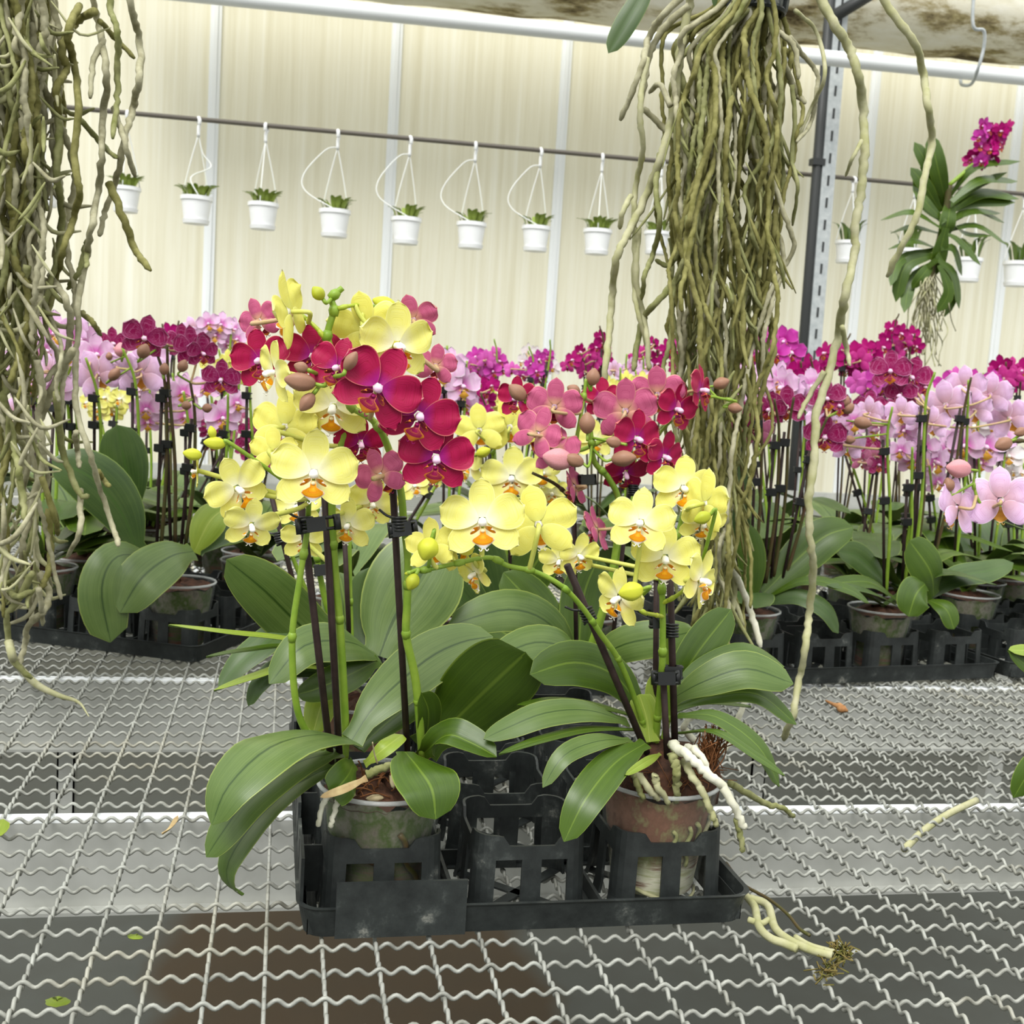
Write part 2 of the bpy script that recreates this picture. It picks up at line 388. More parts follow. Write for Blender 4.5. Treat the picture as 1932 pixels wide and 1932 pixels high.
def ftemplate(kind, hi, k):
    key = (kind, hi, k)
    if key not in FT:
        FT[key] = flower_mesh(kind, 11 + 7 * k, hi).mesh('petals', list(FK[kind][:2]))
    if (kind, hi) not in LT:
        LT[(kind, hi)] = lip_mesh(kind, hi).mesh('lip', [FK[kind][2], FK[kind][3], 'yellow_column' if kind in ('yellow', 'white') else FK[kind][2]])
    return FT[key], LT[(kind, hi)]
def face_basis(p, yaw, pitch, roll):
    F = (CAM - p).normalized(); r = (RT - F * RT.dot(F)).normalized(); u = F.cross(r)
    B = Matrix((r, u, F)).transposed()
    return B @ Matrix.Rotation(math.radians(yaw), 3, 'Y') @ Matrix.Rotation(math.radians(-pitch), 3, 'X') @ Matrix.Rotation(math.radians(-roll), 3, 'Z')
FN = [0]
def put_flower(par, p, Rm, kind, yaw, pitch, roll, hi=True):
    FN[0] += 1; k = FN[0] % (5 if hi else 3); fm, lm = ftemplate(kind, hi, k)
    B = face_basis(p, yaw, pitch, roll)
    mtx = Matrix.Translation(p) @ B.to_4x4() @ Matrix.Scale(Rm, 4)
    f = link('flower', fm, par, mtx)
    l = bpy.data.objects.new('lip', lm); C.objects.link(l); l.parent = f
    return f, B.col[2].copy()
BT = {}
def put_bud(par, p, Lm, kind, ax, fat=.6):
    if (kind, fat) not in BT: BT[(kind, fat)] = MB().blob((0, 0, 0), (fat * .5, fat * .5, .5), n=18, point=1).mesh('bud', [kind])
    q = ax.normalized().to_track_quat('Z', 'Y')
    return link('bud', BT[(kind, fat)], par, Matrix.Translation(p) @ q.to_matrix().to_4x4() @ Matrix.Scale(Lm, 4))

# ------------------------------------------------------------------ leaves
NH = {'c': V((0, -1, .35)), 'u': V((0, -.25, 1)), 'l': V((-.6, -.6, .55)), 'r': V((.6, -.6, .55)), 'cu': V((0, -.7, .75)),
      'lu': V((-.4, -.35, .85)), 'ru': V((.4, -.35, .85)), 'd': V((0, -1, -.3)), 'cl': V((-.5, -.9, .1)), 'cr': V((.5, -.9, .1)), 'ed': V((.1, -.12, 1))}
def leaf_mesh(pts, W, n0, n1, fold=.22, bend=.2, notch=0, nu=16, nv=8, blunt=.5, basew=.42, th=.0016, endw=.012):
    mb = MB(); sp = cr(pts, max(3, nu // max(1, len(pts) - 1))); n = len(sp); st = 0
    L = [0]
    for i in range(1, n): L.append(L[-1] + (sp[i] - sp[i - 1]).length)
    pk = (.75 / (.75 + blunt)) ** .75 * (blunt / (.75 + blunt)) ** blunt
    for side_ in (0, 1):
        for i in range(n):
            u = L[i] / L[-1]; t = (sp[min(i + 1, n - 1)] - sp[max(i - 1, 0)]).normalized()
            nn = n0.lerp(n1, u).normalized(); sd = t.cross(nn)
            sd = sd.normalized() if sd.length > 1e-5 else t.orthogonal().normalized(); nn = sd.cross(t)
            w = W * .5 * max((max(u, 1e-4) ** .75) * ((1.0002 - u) ** blunt) / pk, basew * (1 - u * 2.2) if u < .45 else 0)
            if i == n - 1: w = W * .012
            w = max(w, W * endw)
            for j in range(nv + 1):
                v = 2 * j / nv - 1
                p = sp[i] + sd * (v * w) + nn * (w * (fold * abs(v) - bend * v * v))
                if notch and u > .7: p -= t * (notch * ((u - .7) / .3) ** 2 * (1 - abs(v)) ** 1.3); p -= t * (notch * 1.2 * ((u - .7) / .3) * v * v)
                if side_: p -= nn * th * (1 - .8 * v * v)
                mb.v.append(p)
    m_ = n * (nv + 1)
    for i in range(n - 1):
        for j in range(nv):
            q = [(i, j), (i, j + 1), (i + 1, j + 1), (i + 1, j)]; idx = [a * (nv + 1) + b for a, b in q]
            uv = [(L[a] / L[-1], b / nv) for a, b in q]
            mb.face(idx, 0, uv); mb.face([k + m_ for k in idx][::-1], 1, uv[::-1])
    return mb
def put_leaf(par, px, wpx, n0='c', n1=None, mat='leaf_top', **kw):
    pts = [P(*q) for q in px]; W = wpx * mpp(pts[len(pts) // 2])
    a = NH[n0] if isinstance(n0, str) else V(n0); b = a if n1 is None else (NH[n1] if isinstance(n1, str) else V(n1))
    return leaf_mesh(pts, W, a, b, **kw).build('leaf', [mat, 'leaf_under'], par)

# ------------------------------------------------------------------ plant assembly
def pot_parts(par, c, z0=.006, rt=.044, rb=.0325, h=.084, med='medium_green', top='bark', hi=True, clear_='clear_plastic', fill=.9):
    c = V(c); seg = 40 if hi else 20
    mb = MB(); z1 = z0 + h; t = .0009
    prof = [(0.004, z0), (rb * .96, z0), (rb, z0 + .003)] + [(rb + (rt - rb) * k / 6, z0 + .003 + (h - .006) * k / 6) for k in range(1, 7)]
    prof += [(r - t, z) for r, z in prof[::-1][:-1]]
    mb.lathe(prof, seg, c=c); po = mb.build('pot', clear_, par)
    rim = MB().tube([c + V((rt * math.cos(a), rt * math.sin(a), z1 - .002)) for a in [2 * math.pi * k / seg for k in range(seg)]], .0016, 6, closed=True)
    rim.build('pot_rim', 'clear_rim', po).matrix_parent_inverse = Matrix()
    md = MB(); hf = h * fill
    pr = [(.003, z0 + .003), (rb - .0025, z0 + .003)] + [(rb + (rt - rb) * (k / 6) * fill - .0028, z0 + .003 + (hf - .003) * k / 6) for k in range(1, 7)]
    md.lathe(pr, seg, c=c)
    r1 = pr[-1][0]; zt = z0 + hf
    md.lathe([(r1, zt), (r1 * .7, zt + .004), (r1 * .35, zt + .007), (.001, zt + .008)], seg, 1, c=c)
    for i in range(len(md.v)):
        v = md.v[i]
        if v.z > c.z + zt - .001: md.v[i] = v + V((0, 0, rnd.uniform(-.003, .004)))
    md.build('potting_bark', [med, top], par)
    return po
def nearest(stems, p):
    best = None
    for st in stems:
        for q in st:
            d = (q - p).length
            if best is None or d < best[0]: best = (d, q)
    return best[1] if best else None
def orchid(label, base, leaves=(), stakes=(), stems=(), flowers=(), buds=(), clips=(), roots=(), pot=None, group=None, hi=True, ped='pedicel', name='potted_orchid'):
    o = thing(name, base, label, 'orchid', group)
    if pot is not None: pot_parts(o, base, **{'hi': hi, **pot})
    for l in leaves: put_leaf(o, l[0], l[1], *l[2:5], **(l[5] if len(l) > 5 else {}))
    for a, b, *r in stakes:
        r = r[0] if r else .0021
        MB().tube([a, a.lerp(b, .5), b], r, 8).build('stake', 'stake', o)
    S = []
    for pts, r, mat in stems:
        sp = cr(pts, 8); S.append(sp); n = len(sp)
        mb = MB().tube(sp, [r * (1.12 - .42 * i / n) for i in range(n)], 8)
        k = 6
        while k < n - 2 and hi:      # nodes on the stalk
            d = (sp[k + 1] - sp[k]).normalized(); mb.tube([sp[k] - d * .004, sp[k], sp[k] + d * .003], [r * 1.02, r * 1.3, r * .9], 8); k += 11
        mb.build('flower_stem', mat, o)
    for (x, y, Rp, kind, yaw, pitch, roll, Y) in flowers:
        p = P(x, y, Y); Rm = Rp * mpp(p); f, F = put_flower(o, p, Rm, kind, yaw, pitch, roll, hi)
        q = nearest(S, p)
        if q is not None and (q - p).length < .12:
            b0 = p - F * Rm * .06; b1 = b0 - F * Rm * .45 - V((0, 0, Rm * .1))
            MB().tube(cr([b0, b1, q.lerp(b1, .25) - V((0, 0, .002)), q], 5), [.0016] * 16, 6).build('pedicel', ped if kind == 'yellow' else 'pedicel_pink', o)
    for (x, y, Lp, kind, ang, Y, *fat) in buds:
        p = P(x, y, Y); Lm = Lp * mpp(p); a = math.radians(ang); ax = RT * math.cos(a) + UP * math.sin(a) - FW * .25
        put_bud(o, p, Lm, kind, ax, fat[0] if fat else .6)
        q = nearest(S, p)
        if q is not None and (q - p).length < .07:
            e = p - ax.normalized() * Lm * .48
            MB().tube(cr([e, e - ax.normalized() * Lm * .3, q], 5), .0013, 6).build('pedicel', 'stem_green', o)
    for c in clips: put_clip(o, *c)
    for pts, r, mat in roots:
        sp = cr(pts, 7); n = len(sp)
        MB().tube([q + V((rnd.uniform(-1, 1), rnd.uniform(-1, 1), rnd.uniform(-1, 1))) * r * .25 for q in sp], [r * (1 - .35 * i / n) * rnd.uniform(.9, 1.1) for i in range(n)], 7).build('aerial_root', mat, o)
    return o
def put_clip(par, p, d, w=.009, kind='coil'):
    d = d.normalized(); s = d.cross(FW).normalized(); f = s.cross(d); mb = MB()
    if kind == 'coil':
        n = 64; pts = []
        for i in range(n + 1):
            a = 2 * math.pi * 5 * i / n; pts.append(p + d * (-.005 + .010 * i / n) + (s * math.cos(a) + f * math.sin(a)) * .0044)
        mb.tube(pts, .0009, 5)
        mb.tube(cr([pts[-1], p + d * .007 + s * .008, p + d * .011 + s * .012], 4), .0009, 5)
    else:
        for k in (-1, 1):
            ring = [p + d * (.0035 * k) + (s * math.cos(a) * (.0052 + w * .25) + f * math.sin(a) * .0052) for a in [2 * math.pi * i / 16 for i in range(16)]]
            mb.tube(ring, .0011, 5, closed=True)
        for sx in (-1, 1):
            mb.tube([p + s * sx * w * .6 - d * .005, p + s * sx * w * .6 + d * .005], .0026, 6)
        m3 = Matrix((s, d, f)).transposed().to_4x4(); m3.translation = p - FW * .0055
        mb.box((-.006, -.0045, -.001), (.006, .0045, .001), mtx=m3)
    mb.build('stake_clip', 'clip', par)
#BODY#
# ------------------------------------------------------------------ setting: floor, wall, posts and rods
def slab(name, lo, hi, mat, kind='structure'):
    o = MB().box(lo, hi).build(name, mat); return tag(o, None, kind=kind)
slab('floor', (-7, -1.5, -.05), (9, 5.0, 0), 'floor_slab')
YW = 5.0
wall = slab('wall_back', (-7, YW, 0), (9, YW + .02, 4.2), 'wall_sheet')
strip_x = [P(x, 300, YW).x for x in (400, 738, 1056, 1345, 1637, 1912)]
dx = (strip_x[-1] - strip_x[0]) / 5
for k in range(-4, 9):
    x = strip_x[0] + dx * k if not 0 <= k < 6 else strip_x[k]
    mb = MB().box((x - .022, YW - .012, 0), (x + .022, YW - .0005, 4.2)).box((x - .008, YW - .02, 0), (x + .008, YW - .012, 4.2))
    tag(mb.build('trim_%d' % (k + 5), 'white_paint_and_skylight'), None, kind='structure')
# white pipe under the roof edge
YP = 3.95
a, b = P(450, -3, YP), P(1932, 147, YP); d = (b - a) / (b.x - a.x)
pr = 14.5 * mpp(a.lerp(b, .5))
tag(MB().tube([a + d * (-3 - a.x), a + d * (6 - a.x)], pr, 20).build('overhead_pipe', 'white_paint_and_skylight'), 'thick white horizontal pipe running along under the greenhouse roof', 'pipe')
# weathered roll of curtain / log above it
YL = 4.5
a, b = P(1000, 30, YL), P(1932, 121, YL); d = (b - a) / (b.x - a.x); rl = 95 * mpp(a.lerp(b, .5))
mb = MB(); pts = [a + d * (x - a.x) + V((0, 0, rl)) for x in [-.75 + .12 * i for i in range(48)]]
mb.tube(pts, [rl * (1 + rnd.uniform(-.035, .035)) for _ in pts], 24)
tag(mb.build('weathered_log', 'log_skin'), 'pale weathered log with dark mossy stains lying above the white pipe', 'log')
# galvanised post with cable
YPO = 4.15
pb, pt = P(1533, 640, YPO), P(1584, 0, YPO); dd = (pt - pb) / (pt.z - pb.z)
post = thing('steel_post', (pb.x, YPO, 0), 'slotted galvanised steel post standing in front of the cream wall', 'post')
w = 13 * mpp(pb); mb = MB()
top = pb + dd * (3.2 - pb.z); bot = pb - dd * pb.z; bot.z = 0
for s0, s1 in ((-w, w),):
    mb.box((-w, -w, 0), (w, w, 1))
mtx = Matrix(((1, 0, top.x - bot.x, bot.x), (0, 1, top.y - bot.y, bot.y), (0, 0, top.z, 0), (0, 0, 0, 1)))
for i, v in enumerate(mb.v): mb.v[i] = mtx @ v
mb.build('profile', 'galvanised', post)
mb = MB()
for k in range(40):
    p = bot.lerp(top, k / 40); mb.box((p.x - .004, p.y - w - .002, p.z - .018), (p.x + .004, p.y - w + .001, p.z + .018))
mb.build('slot', 'dark_metal', post)['kind'] = 'stuff'
off = V((-(w + .016), -.01, 0))
MB().tube([bot + off, bot.lerp(top, .5) + off, top + off], .017, 12).build('downpipe', 'dark_metal', post)
for k in (0.33, .62):
    p = bot.lerp(top, k) + off; MB().box((p.x - .024, p.y - .02, p.z - .012), (p.x + .024, p.y + .02, p.z + .012)).build('pipe_clamp', 'dark_metal', post)
p0, p1 = P(1575, 30, YPO - .06), P(1690, -40, YPO - .06)
MB().tube([p0, p1], .022, 4).build('brace', 'dark_metal', post)
# rod for the hanging pots
YR = 4.25
a, b = P(130, 203, YR), P(1720, 347, YR); d = (b - a) / (b.x - a.x)
tag(MB().tube([a + d * (-3 - a.x), a + d * (6 - a.x)], 4.6 * mpp(a), 10).build('hanging_rod', 'rod_metal'), 'thin dark horizontal rod carrying the row of white hanging pots', 'rod')
def rod_at(x): return a + d * (x - a.x)
# white hanging pots
def make_hanging(kind):
    o = thing('hanging_pot', (0, 0, 0), 'x', 'hanging pot', 'white hanging pots on the rod')
    h, rt, rb = .098, .062, .049
    mb = MB().lathe([(.004, -h), (rb, -h), (rt - .002, -.016), (rt + .003, -.016), (rt + .003, 0), (rt - .002, 0), (rt - .003, -.02), (.004, -.02)], 28)
    for k in range(6): pass
    mb.build('pot', 'white_plastic', o)
    MB().lathe([(.004, -h - .012), (rb + .002, -h - .012), (rb + .006, -h + .004), (rb + .004, -h + .004), (rb, -h - .008), (.004, -h - .008)], 28).build('saucer', 'white_plastic', o)
    MB().lathe([(rt - .004, -.016), (.03, -.008), (.001, -.006)], 20).build('soil', 'bark', o)
    H = .285
    for k in range(3):
        an = k * 2.094 + .5; q = V((math.cos(an) * rt, math.sin(an) * rt, -.006))
        if kind == 1 and k == 2:
            pts = [q + V((0, 0, 0)), V((-.12, -.02, .07)), V((-.13, -.01, .15)), V((-.05, 0, H - .02)), V((0, 0, H))]
        elif kind == 2 and k == 2:
            pts = [q, V((-.03, -.03, .08)), V((.05, -.02, .14)), V((.02, 0, .2)), V((0, 0, H))]
        else: pts = [q, q * .55 + V((0, 0, H * .5)), V((0, 0, H))]
        MB().tube(cr(pts, 5), .0028, 5).build('hanger_strap', 'strap_plastic', o)
    MB().tube(cr([V((0, 0, H - .01)), V((0, 0, H + .03)), V((.004, .012, H + .05)), V((0, .018, H + .062)), V((-.002, 0, H + .076)), V((0, -.018, H + .062)), V((0, -.016, H + .04))], 4), .0075, 6).build('hook', 'white_plastic', o)
    r = random.Random(kind)
    for k in range(34 if kind < 3 else 9):
        an = r.uniform(0, 6.28); rr = r.uniform(.005, .045); tall = kind >= 3
        b0 = V((math.cos(an) * rr, math.sin(an) * rr, -.014)); ln = r.uniform(.055, .085) * (2.0 if tall else 1)
        o2 = V((math.cos(an), math.sin(an), 0)) * ln * r.uniform(.3, .9 if not tall else .5)
        leaf_mesh([b0, b0 + o2 * .4 + V((0, 0, ln * .6)), b0 + o2 + V((0, 0, ln * .75))], .02 * (1.5 if tall else 1), V((-o2.x * 3, -o2.y * 3, 1)), V((-o2.x, -o2.y, 1)), nu=6, nv=4).build('leaf', ['leaf_dark' if tall else ('leaf_young' if k % 4 == 0 else 'leaf_lime'), 'leaf_under' if tall else 'leaf_lime'], o)
    return o
def copy_tree(o, parent=None):
    c = o.copy(); C.objects.link(c)
    if parent: c.parent = parent
    for ch in list(o.children): copy_tree(ch, c)
    return c
HP = [(86, 345, 52, 0), (238, 353, 55, 0), (371, 371, 60, 2), (497, 383, 58, 0), (632, 396, 60, 1), (767, 411, 58, 1), (890, 420, 57, 1), (1012, 427, 55, 1), (1128, 433, 55, 0),
      (1240, 437, 50, 0), (1345, 445, 48, 0), (1448, 449, 46, 3), (1600, 455, 48, 4), (1716, 470, 50, 3), (1828, 487, 52, 4), (1921, 494, 54, 4)]
HL = ['white hanging pot half hidden behind the left curtain of roots', 'white hanging pot right of the left roots, partly crossed by a drooping root', 'white hanging pot with a curled hanger strap against the leftmost white strip',
      'white hanging pot with neat straight straps, second right of the curled strap', 'white hanging pot with bowed strap above the upper yellow orchid bloom', 'white hanging pot just right of the second wall strip, bowed strap',
      'white hanging pot in the middle of the wide panel, strap bowed far left', 'white hanging pot just left of the third wall strip', 'white hanging pot right of the third wall strip, left of the big hanging roots',
      'white hanging pot behind the left fringe of the big hanging roots', 'white hanging pot hidden behind the middle of the big hanging roots', 'white hanging pot with a leafy plant just left of the steel post',
      'white hanging pot with upright leaves just right of the steel post', 'white hanging pot mostly hidden behind the leafy hanging orchid', 'white hanging pot right of the leafy hanging orchid with tall thin leaves', 'white hanging pot at the right edge of the picture']
protos = {}
for (x, y, wpx, k), lb in zip(HP, HL):
    q = P(x, y, YR); c = rod_at(q.x); sc = wpx * mpp(q) / .130
    if k not in protos: o = protos[k] = make_hanging(k)
    else: o = copy_tree(protos[k])
    o.location = V((c.x, c.y, q.z)); 
    need = (c.z - q.z) / (.285 + .068); o.scale = (sc, sc, sc)
    o.rotation_euler = (0, 0, rnd.uniform(-.25, .25)); o['label'] = lb; o['_need'] = need / sc
for o in list(C.objects):
    if o.get('_need') is not None:
        k = o['_need']; del o['_need']
        for ch in o.children:
            if ch.name.split('.')[0] in ('hanger_strap', 'hook'):
                ch.matrix_basis = Matrix.Diagonal((1, 1, k, 1))
# wire hook round the pipe
q = P(1836, 60, YP - .05)
hk = [P(1838, -30, YP - .12), P(1836, 48, YP - .12), P(1856, 58, YP - .12), P(1856, 90, YP - .11), P(1845, 130, YP - .10), P(1833, 158, YP - .04), P(1815, 160, YP + .02), P(1812, 150, YP + .05)]
tag(MB().tube(cr(hk, 6), .006, 8).build('wire_hook', 'galvanised'), 'grey wire hook hanging over the white pipe at upper right', 'hook')

# ------------------------------------------------------------------ bench
def wires():
    sx, sy = SC, .9147 * SC; x0, y0 = -3.967 * SC, 24.27 * SC; A, RW = .0020, .00138
    vs, fs = [], []; base = 0
    def add(pts, seg):
        nonlocal base
        n = len(pts); t = np.gradient(pts, axis=0); t /= np.linalg.norm(t, axis=1)[:, None]
        side = np.cross(t, [0, 0, 1.0]); side /= np.linalg.norm(side, axis=1)[:, None]; up = np.cross(side, t)
        an = np.arange(seg) * 2 * np.pi / seg
        v = pts[:, None, :] + RW * (side[:, None, :] * np.cos(an)[None, :, None] + up[:, None, :] * np.sin(an)[None, :, None])
        vs.append(v.reshape(-1, 3))
        i = np.arange(n - 1)[:, None]; k = np.arange(seg)[None, :]; k2 = (k + 1) % seg
        f = np.stack([base + i * seg + k + 0 * i, base + i * seg + k2 + 0 * i, base + (i + 1) * seg + k2, base + (i + 1) * seg + k], -1)
        fs.append(f.reshape(-1, 4)); base += n * seg
    r = np.random.RandomState(3)
    xa, xb = -.95, 1.75
    for j in range(-52, 14):
        Y = y0 - j * sy
        near = Y < 1.45; ppc = 22 if near else 11; seg = 7 if near else 4
        lo, hi = (-.55, 1.2) if near else (xa, xb)
        i = np.arange((lo - x0) / sx, (hi - x0) / sx, 1 / ppc)
        x = x0 + i * sx; z = A * np.cos(5 * np.pi * i + np.pi * (j + 1))
        add(np.stack([x, Y + 0 * x + r.uniform(-.0006, .0006), z], 1), seg)
    for i in range(-30, 52):
        X = x0 + i * sx
        if X < xa or X > xb: continue
        for lo, hi, ppc, seg in ((.40, 1.45, 22, 7), (1.45, 2.52, 11, 4)):
            if seg == 7 and not -.55 < X < 1.2: ppc, seg = 11, 4
            j = np.arange((y0 - hi) / sy, (y0 - lo) / sy, 1 / ppc)
            y = y0 - j * sy; z = -A * np.cos(5 * np.pi * j + np.pi * (i + 1))
            add(np.stack([0 * y + X + r.uniform(-.0006, .0006), y, z], 1), seg)
    v = np.concatenate(vs); v[:, 2] += ZB; f = np.concatenate(fs)
    me = bpy.data.meshes.new('wire_mesh'); me.vertices.add(len(v)); me.vertices.foreach_set('co', v.astype(np.float32).ravel())
    me.loops.add(f.size); me.loops.foreach_set('vertex_index', f.astype(np.int32).ravel())
    me.polygons.add(len(f)); me.polygons.foreach_set('loop_start', (np.arange(len(f)) * 4).astype(np.int32)); me.polygons.foreach_set('loop_total', np.full(len(f), 4, np.int32))
    me.polygons.foreach_set('use_smooth', np.ones(len(f), bool)); me.materials.append(M['wire']); me.update(calc_edges=True); return me
bench = thing('mesh_bench', (.4, 1.2, 0), 'long greenhouse bench with a top of crimped galvanised wire mesh', 'bench')
link('wire_mesh', wires(), bench)
zt = ZB - .0042
far = thing('slatted_bench', (.8, 3.5, 0), 'second grey bench in front of the cream wall behind the orchid rows', 'bench')
mb = MB()
for k in range(18): mb.box((-3.5, 3.05 + .05 * k, ZB - .03), (5.5, 3.05 + .05 * k + .038, ZB - .022))
mb.build('slatted_top', 'bench_grey', far)
MB().box((-3.5, 3.02, ZB - .10), (5.5, 3.05, ZB + .01)).build('front_rail', 'aluminium', far); MB().box((-3.5, 3.95, ZB - .10), (5.5, 3.98, ZB + .03)).build('rear_rail', 'aluminium', far)
for X in (-3, -1, 1, 3, 5):
    for Y in (3.1, 3.88): MB().box((X - .025, Y, 0), (X + .025, Y + .05, ZB - .03)).build('leg', 'aluminium', far)
def beam(Y, h, fl=.0135):
    mb = MB().box((-.95, Y, zt - h), (1.75, Y + .003, zt - .0032)).box((-.95, Y - .012, zt - h - .003), (1.75, Y + .003, zt - h))
    o = mb.build('cross_beam', 'aluminium', bench)
    l = MB().box((-.95, Y, zt - .003), (1.75, Y + fl, zt)).build('beam_flange', 'white_paint_and_skylight'); l.parent = o  # aluminium flange coloured white: brightness of its sky-lit top put into the colour
    return o
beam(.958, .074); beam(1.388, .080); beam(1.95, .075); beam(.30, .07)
for x in (-.94, 1.74):
    MB().box((x - .012, .30, zt - .05), (x + .012, 2.52, zt)).build('side_rail', 'aluminium', bench)
MB().box((-.95, 2.515, zt - .05), (1.75, 2.525, ZB + .012)).build('rear_rail', 'aluminium', bench)
for X in (P(124, 1450, 1.40).x, P(1432, 1450, 1.40).x):
    Y = 1.40; z0 = zt - .19
    mb = MB().box((X - .010, Y, z0), (X + .010, Y + .003, zt - .07)).box((X - .010, Y, z0), (X - .008, Y + .02, zt - .07)).box((X + .008, Y, z0), (X + .010, Y + .02, zt - .07)).box((X - .016, Y - .004, z0 + .02), (X - .010, Y + .004, z0 + .05))
    mb.build('bracket', 'aluminium', bench)
for X in (-.92, 1.72):
    for Y in (.33, 2.46): MB().box((X - .02, Y, 0), (X + .02, Y + .04, zt - .05)).build('leg', 'aluminium', bench)
# ------------------------------------------------------------------ carrying trays
def tray_cell(x, y):
    import bmesh
    bm = bmesh.new(); half, rc = .0412, .015; N = 64
    pts = []
    per = 8 * (half - rc) + 2 * math.pi * rc
    def around(t):
        s = t * per; L = 2 * (half - rc); q = math.pi / 2 * rc
        k = int(s // (L + q)); s -= k * (L + q)
        if s < L: p = V((half, -(half - rc) + s)); sd = (s - L / 2) / half; nn = V((1, 0))
        else:
            a = (s - L) / rc; p = V((half - rc + rc * math.cos(a), half - rc + rc * math.sin(a))); sd = 1 if a < .785 else -1; nn = V((math.cos(a), math.sin(a)))
        c, s_ = math.cos(k * math.pi / 2), math.sin(k * math.pi / 2)
        return V((p.x * c - p.y * s_, p.x * s_ + p.y * c)), sd
    ring = [around((i + .001) / N) for i in range(N)]
    lev = [.003, .012, .030, .0435, .0485, None]; grid = []
    for z in lev:
        row = []
        for p, sd in ring:
            zz = z if z is not None else (.0530 + .0075 * min(1, max(0, (abs(sd) - .40) / .14)))
            if z == .0485: zz = .0485 + .004 * min(1, max(0, (abs(sd) - .40) / .14))
            if z == .0435: zz = .0435 - .003 * (1 if abs(sd) < .12 else 0) 
            fl = 1.0 - .05 * (zz / .055) + (.03 if z == .003 else 0)
            row.append(bm.verts.new((x + p.x * fl, y + p.y * fl, zz)))
        grid.append(row)
    for l in range(len(lev) - 1):
        for i in range(N):
            sd = (ring[i][1] + ring[(i + 1) % N][1]) / 2; sdm = max(abs(ring[i][1]), abs(ring[(i + 1) % N][1]))
            if l < 3 and .12 < abs(sd) < .60 and sdm < .66: continue
            bm.faces.new((grid[l][i], grid[l][(i + 1) % N], grid[l + 1][(i + 1) % N], grid[l + 1][i]))
    bmesh.ops.recalc_face_normals(bm, faces=bm.faces)
    bmesh.ops.solidify(bm, geom=bm.faces[:], thickness=.0020)
    me = bpy.data.meshes.new('pot_holder'); bm.to_mesh(me); bm.free(); me.materials.append(M['black_plastic'])
    return me
TW, TD, NX, NY = .313, .413, 3, 4
def make_tray():
    o = thing('carrying_tray', (0, 0, 0), 'x', 'tray', 'black carrying trays on the bench')
    cx = [TW / 2 + (i - 1) * .1008 for i in range(NX)]; cy = [.0065 + .05 + j * .1 for j in range(NY)]
    for x in cx:
        for y in cy: link('pot_holder', tray_cell(x, y), o)
    # outer rim: rounded rectangle wall, leaning out a little
    def rr(in_, r, z, n=7):
        out = []
        for k, (sx, sy) in enumerate(((1, 1), (-1, 1), (-1, -1), (1, -1))):
            cx_, cy_ = TW / 2 + sx * (TW / 2 - in_ - r), TD / 2 + sy * (TD / 2 - in_ - r)
            for i in range(n + 1):
                a = math.pi / 2 * (k + i / n); out.append(V((cx_ + r * math.cos(a), cy_ + r * math.sin(a), z)))
        return out
    mb = MB(); loops = [rr(.004, .014, 0), rr(.000, .016, .019), rr(-.0015, .016, .021), rr(.0018, .015, .021), rr(.0062, .012, .003), rr(.014, .006, .002), rr(.014, .006, 0)]
    n = len(loops[0])
    for l in loops: mb.v += l
    for i in range(len(loops)):
        j = (i + 1) % len(loops)
        for k in range(n):
            k2 = (k + 1) % n; mb.face((i * n + k, i * n + k2, j * n + k2, j * n + k), 0, None, False)
    mb.build('rim', 'black_plastic', o)
    mb = MB()
    for i in range(NX + 1):
        x = cx[0] - .0504 + i * .1008; mb.box((max(.006, x - .0012), .006, .001), (min(TW - .006, x + .0012), TD - .006, .014))
        mb.box((max(.008, x - .006), .008, .001), (min(TW - .008, x + .006), TD - .008, .0025))
    for j in range(NY + 1):
        y = cy[0] - .05 + j * .1; mb.box((.006, max(.006, y - .0012), .001), (TW - .006, min(TD - .006, y + .0012), .014))
        mb.box((.008, max(.008, y - .006), .001), (TW - .008, min(TD - .008, y + .006), .0025))
    for x in cx:        # cross under each cell
        for y in cy:
            for a in (math.pi / 4, -math.pi / 4):
                m3 = Matrix.Translation((x, y, 0)) @ Matrix.Rotation(a, 4, 'Z'); mb.box((-.054, -.004, .001), (.054, .004, .0025), mtx=m3)
    mb.build('base_grid', 'black_plastic', o)
    mb = MB()
    mb.box((.0235, -.0035, .002), (.109, -.0012, .0395)); mb.build('label_plate', 'black_plastic', o)
    for x in (.002,):  # stepped side guards
        for j in range(NY):
            y = cy[j]
            mb = MB(); s = 1 if x < TW / 2 else -1
            mb.box((x - .0011, y - .044, .020), (x + .0011, y - .004, .050)).box((x - .0011, y + .006, .020), (x + .0011, y + .044, .043))
            mb.box((x, y - .006, .010), (x + s * .018, y - .004, .043)) if s > 0 else mb.box((x + s * .018, y - .006, .010), (x, y - .004, .043))
            mb.build('side_guard', 'black_plastic', o)
    return o
ZT = ZB + .0036
tray = make_tray(); tray.location = (.0205, .726, ZT); tray.rotation_euler = (0, 0, math.radians(.6))
tray['label'] = 'black plastic carrying tray in front with two potted orchids and empty cells'
def tray_mat(t): return Matrix.Translation(t.location) @ t.rotation_euler.to_matrix().to_4x4() @ Matrix.Diagonal((*t.scale, 1))
def cell(t, i, j): return tray_mat(t) @ V((TW / 2 + (i - 1) * .1008, .0065 + .05 + j * .1, 0))
def put_tray(S, ang, label, sc=1.0):     # long side along the front edge starting at S
    t = copy_tree(tray); th = math.radians(ang) - math.pi / 2; t.rotation_euler = (0, 0, th); t.scale = (sc, sc, sc)
    xd = V((math.cos(th), math.sin(th), 0)); t.location = V((S[0], S[1], ZT)) - xd * TW * sc; t['label'] = label
    return t                                 # cell(t, 2, k) = k-th cell along the front
trL = put_tray((-.47, 1.607), -24.5, 'black carrying tray turned askew under the left hanging roots')
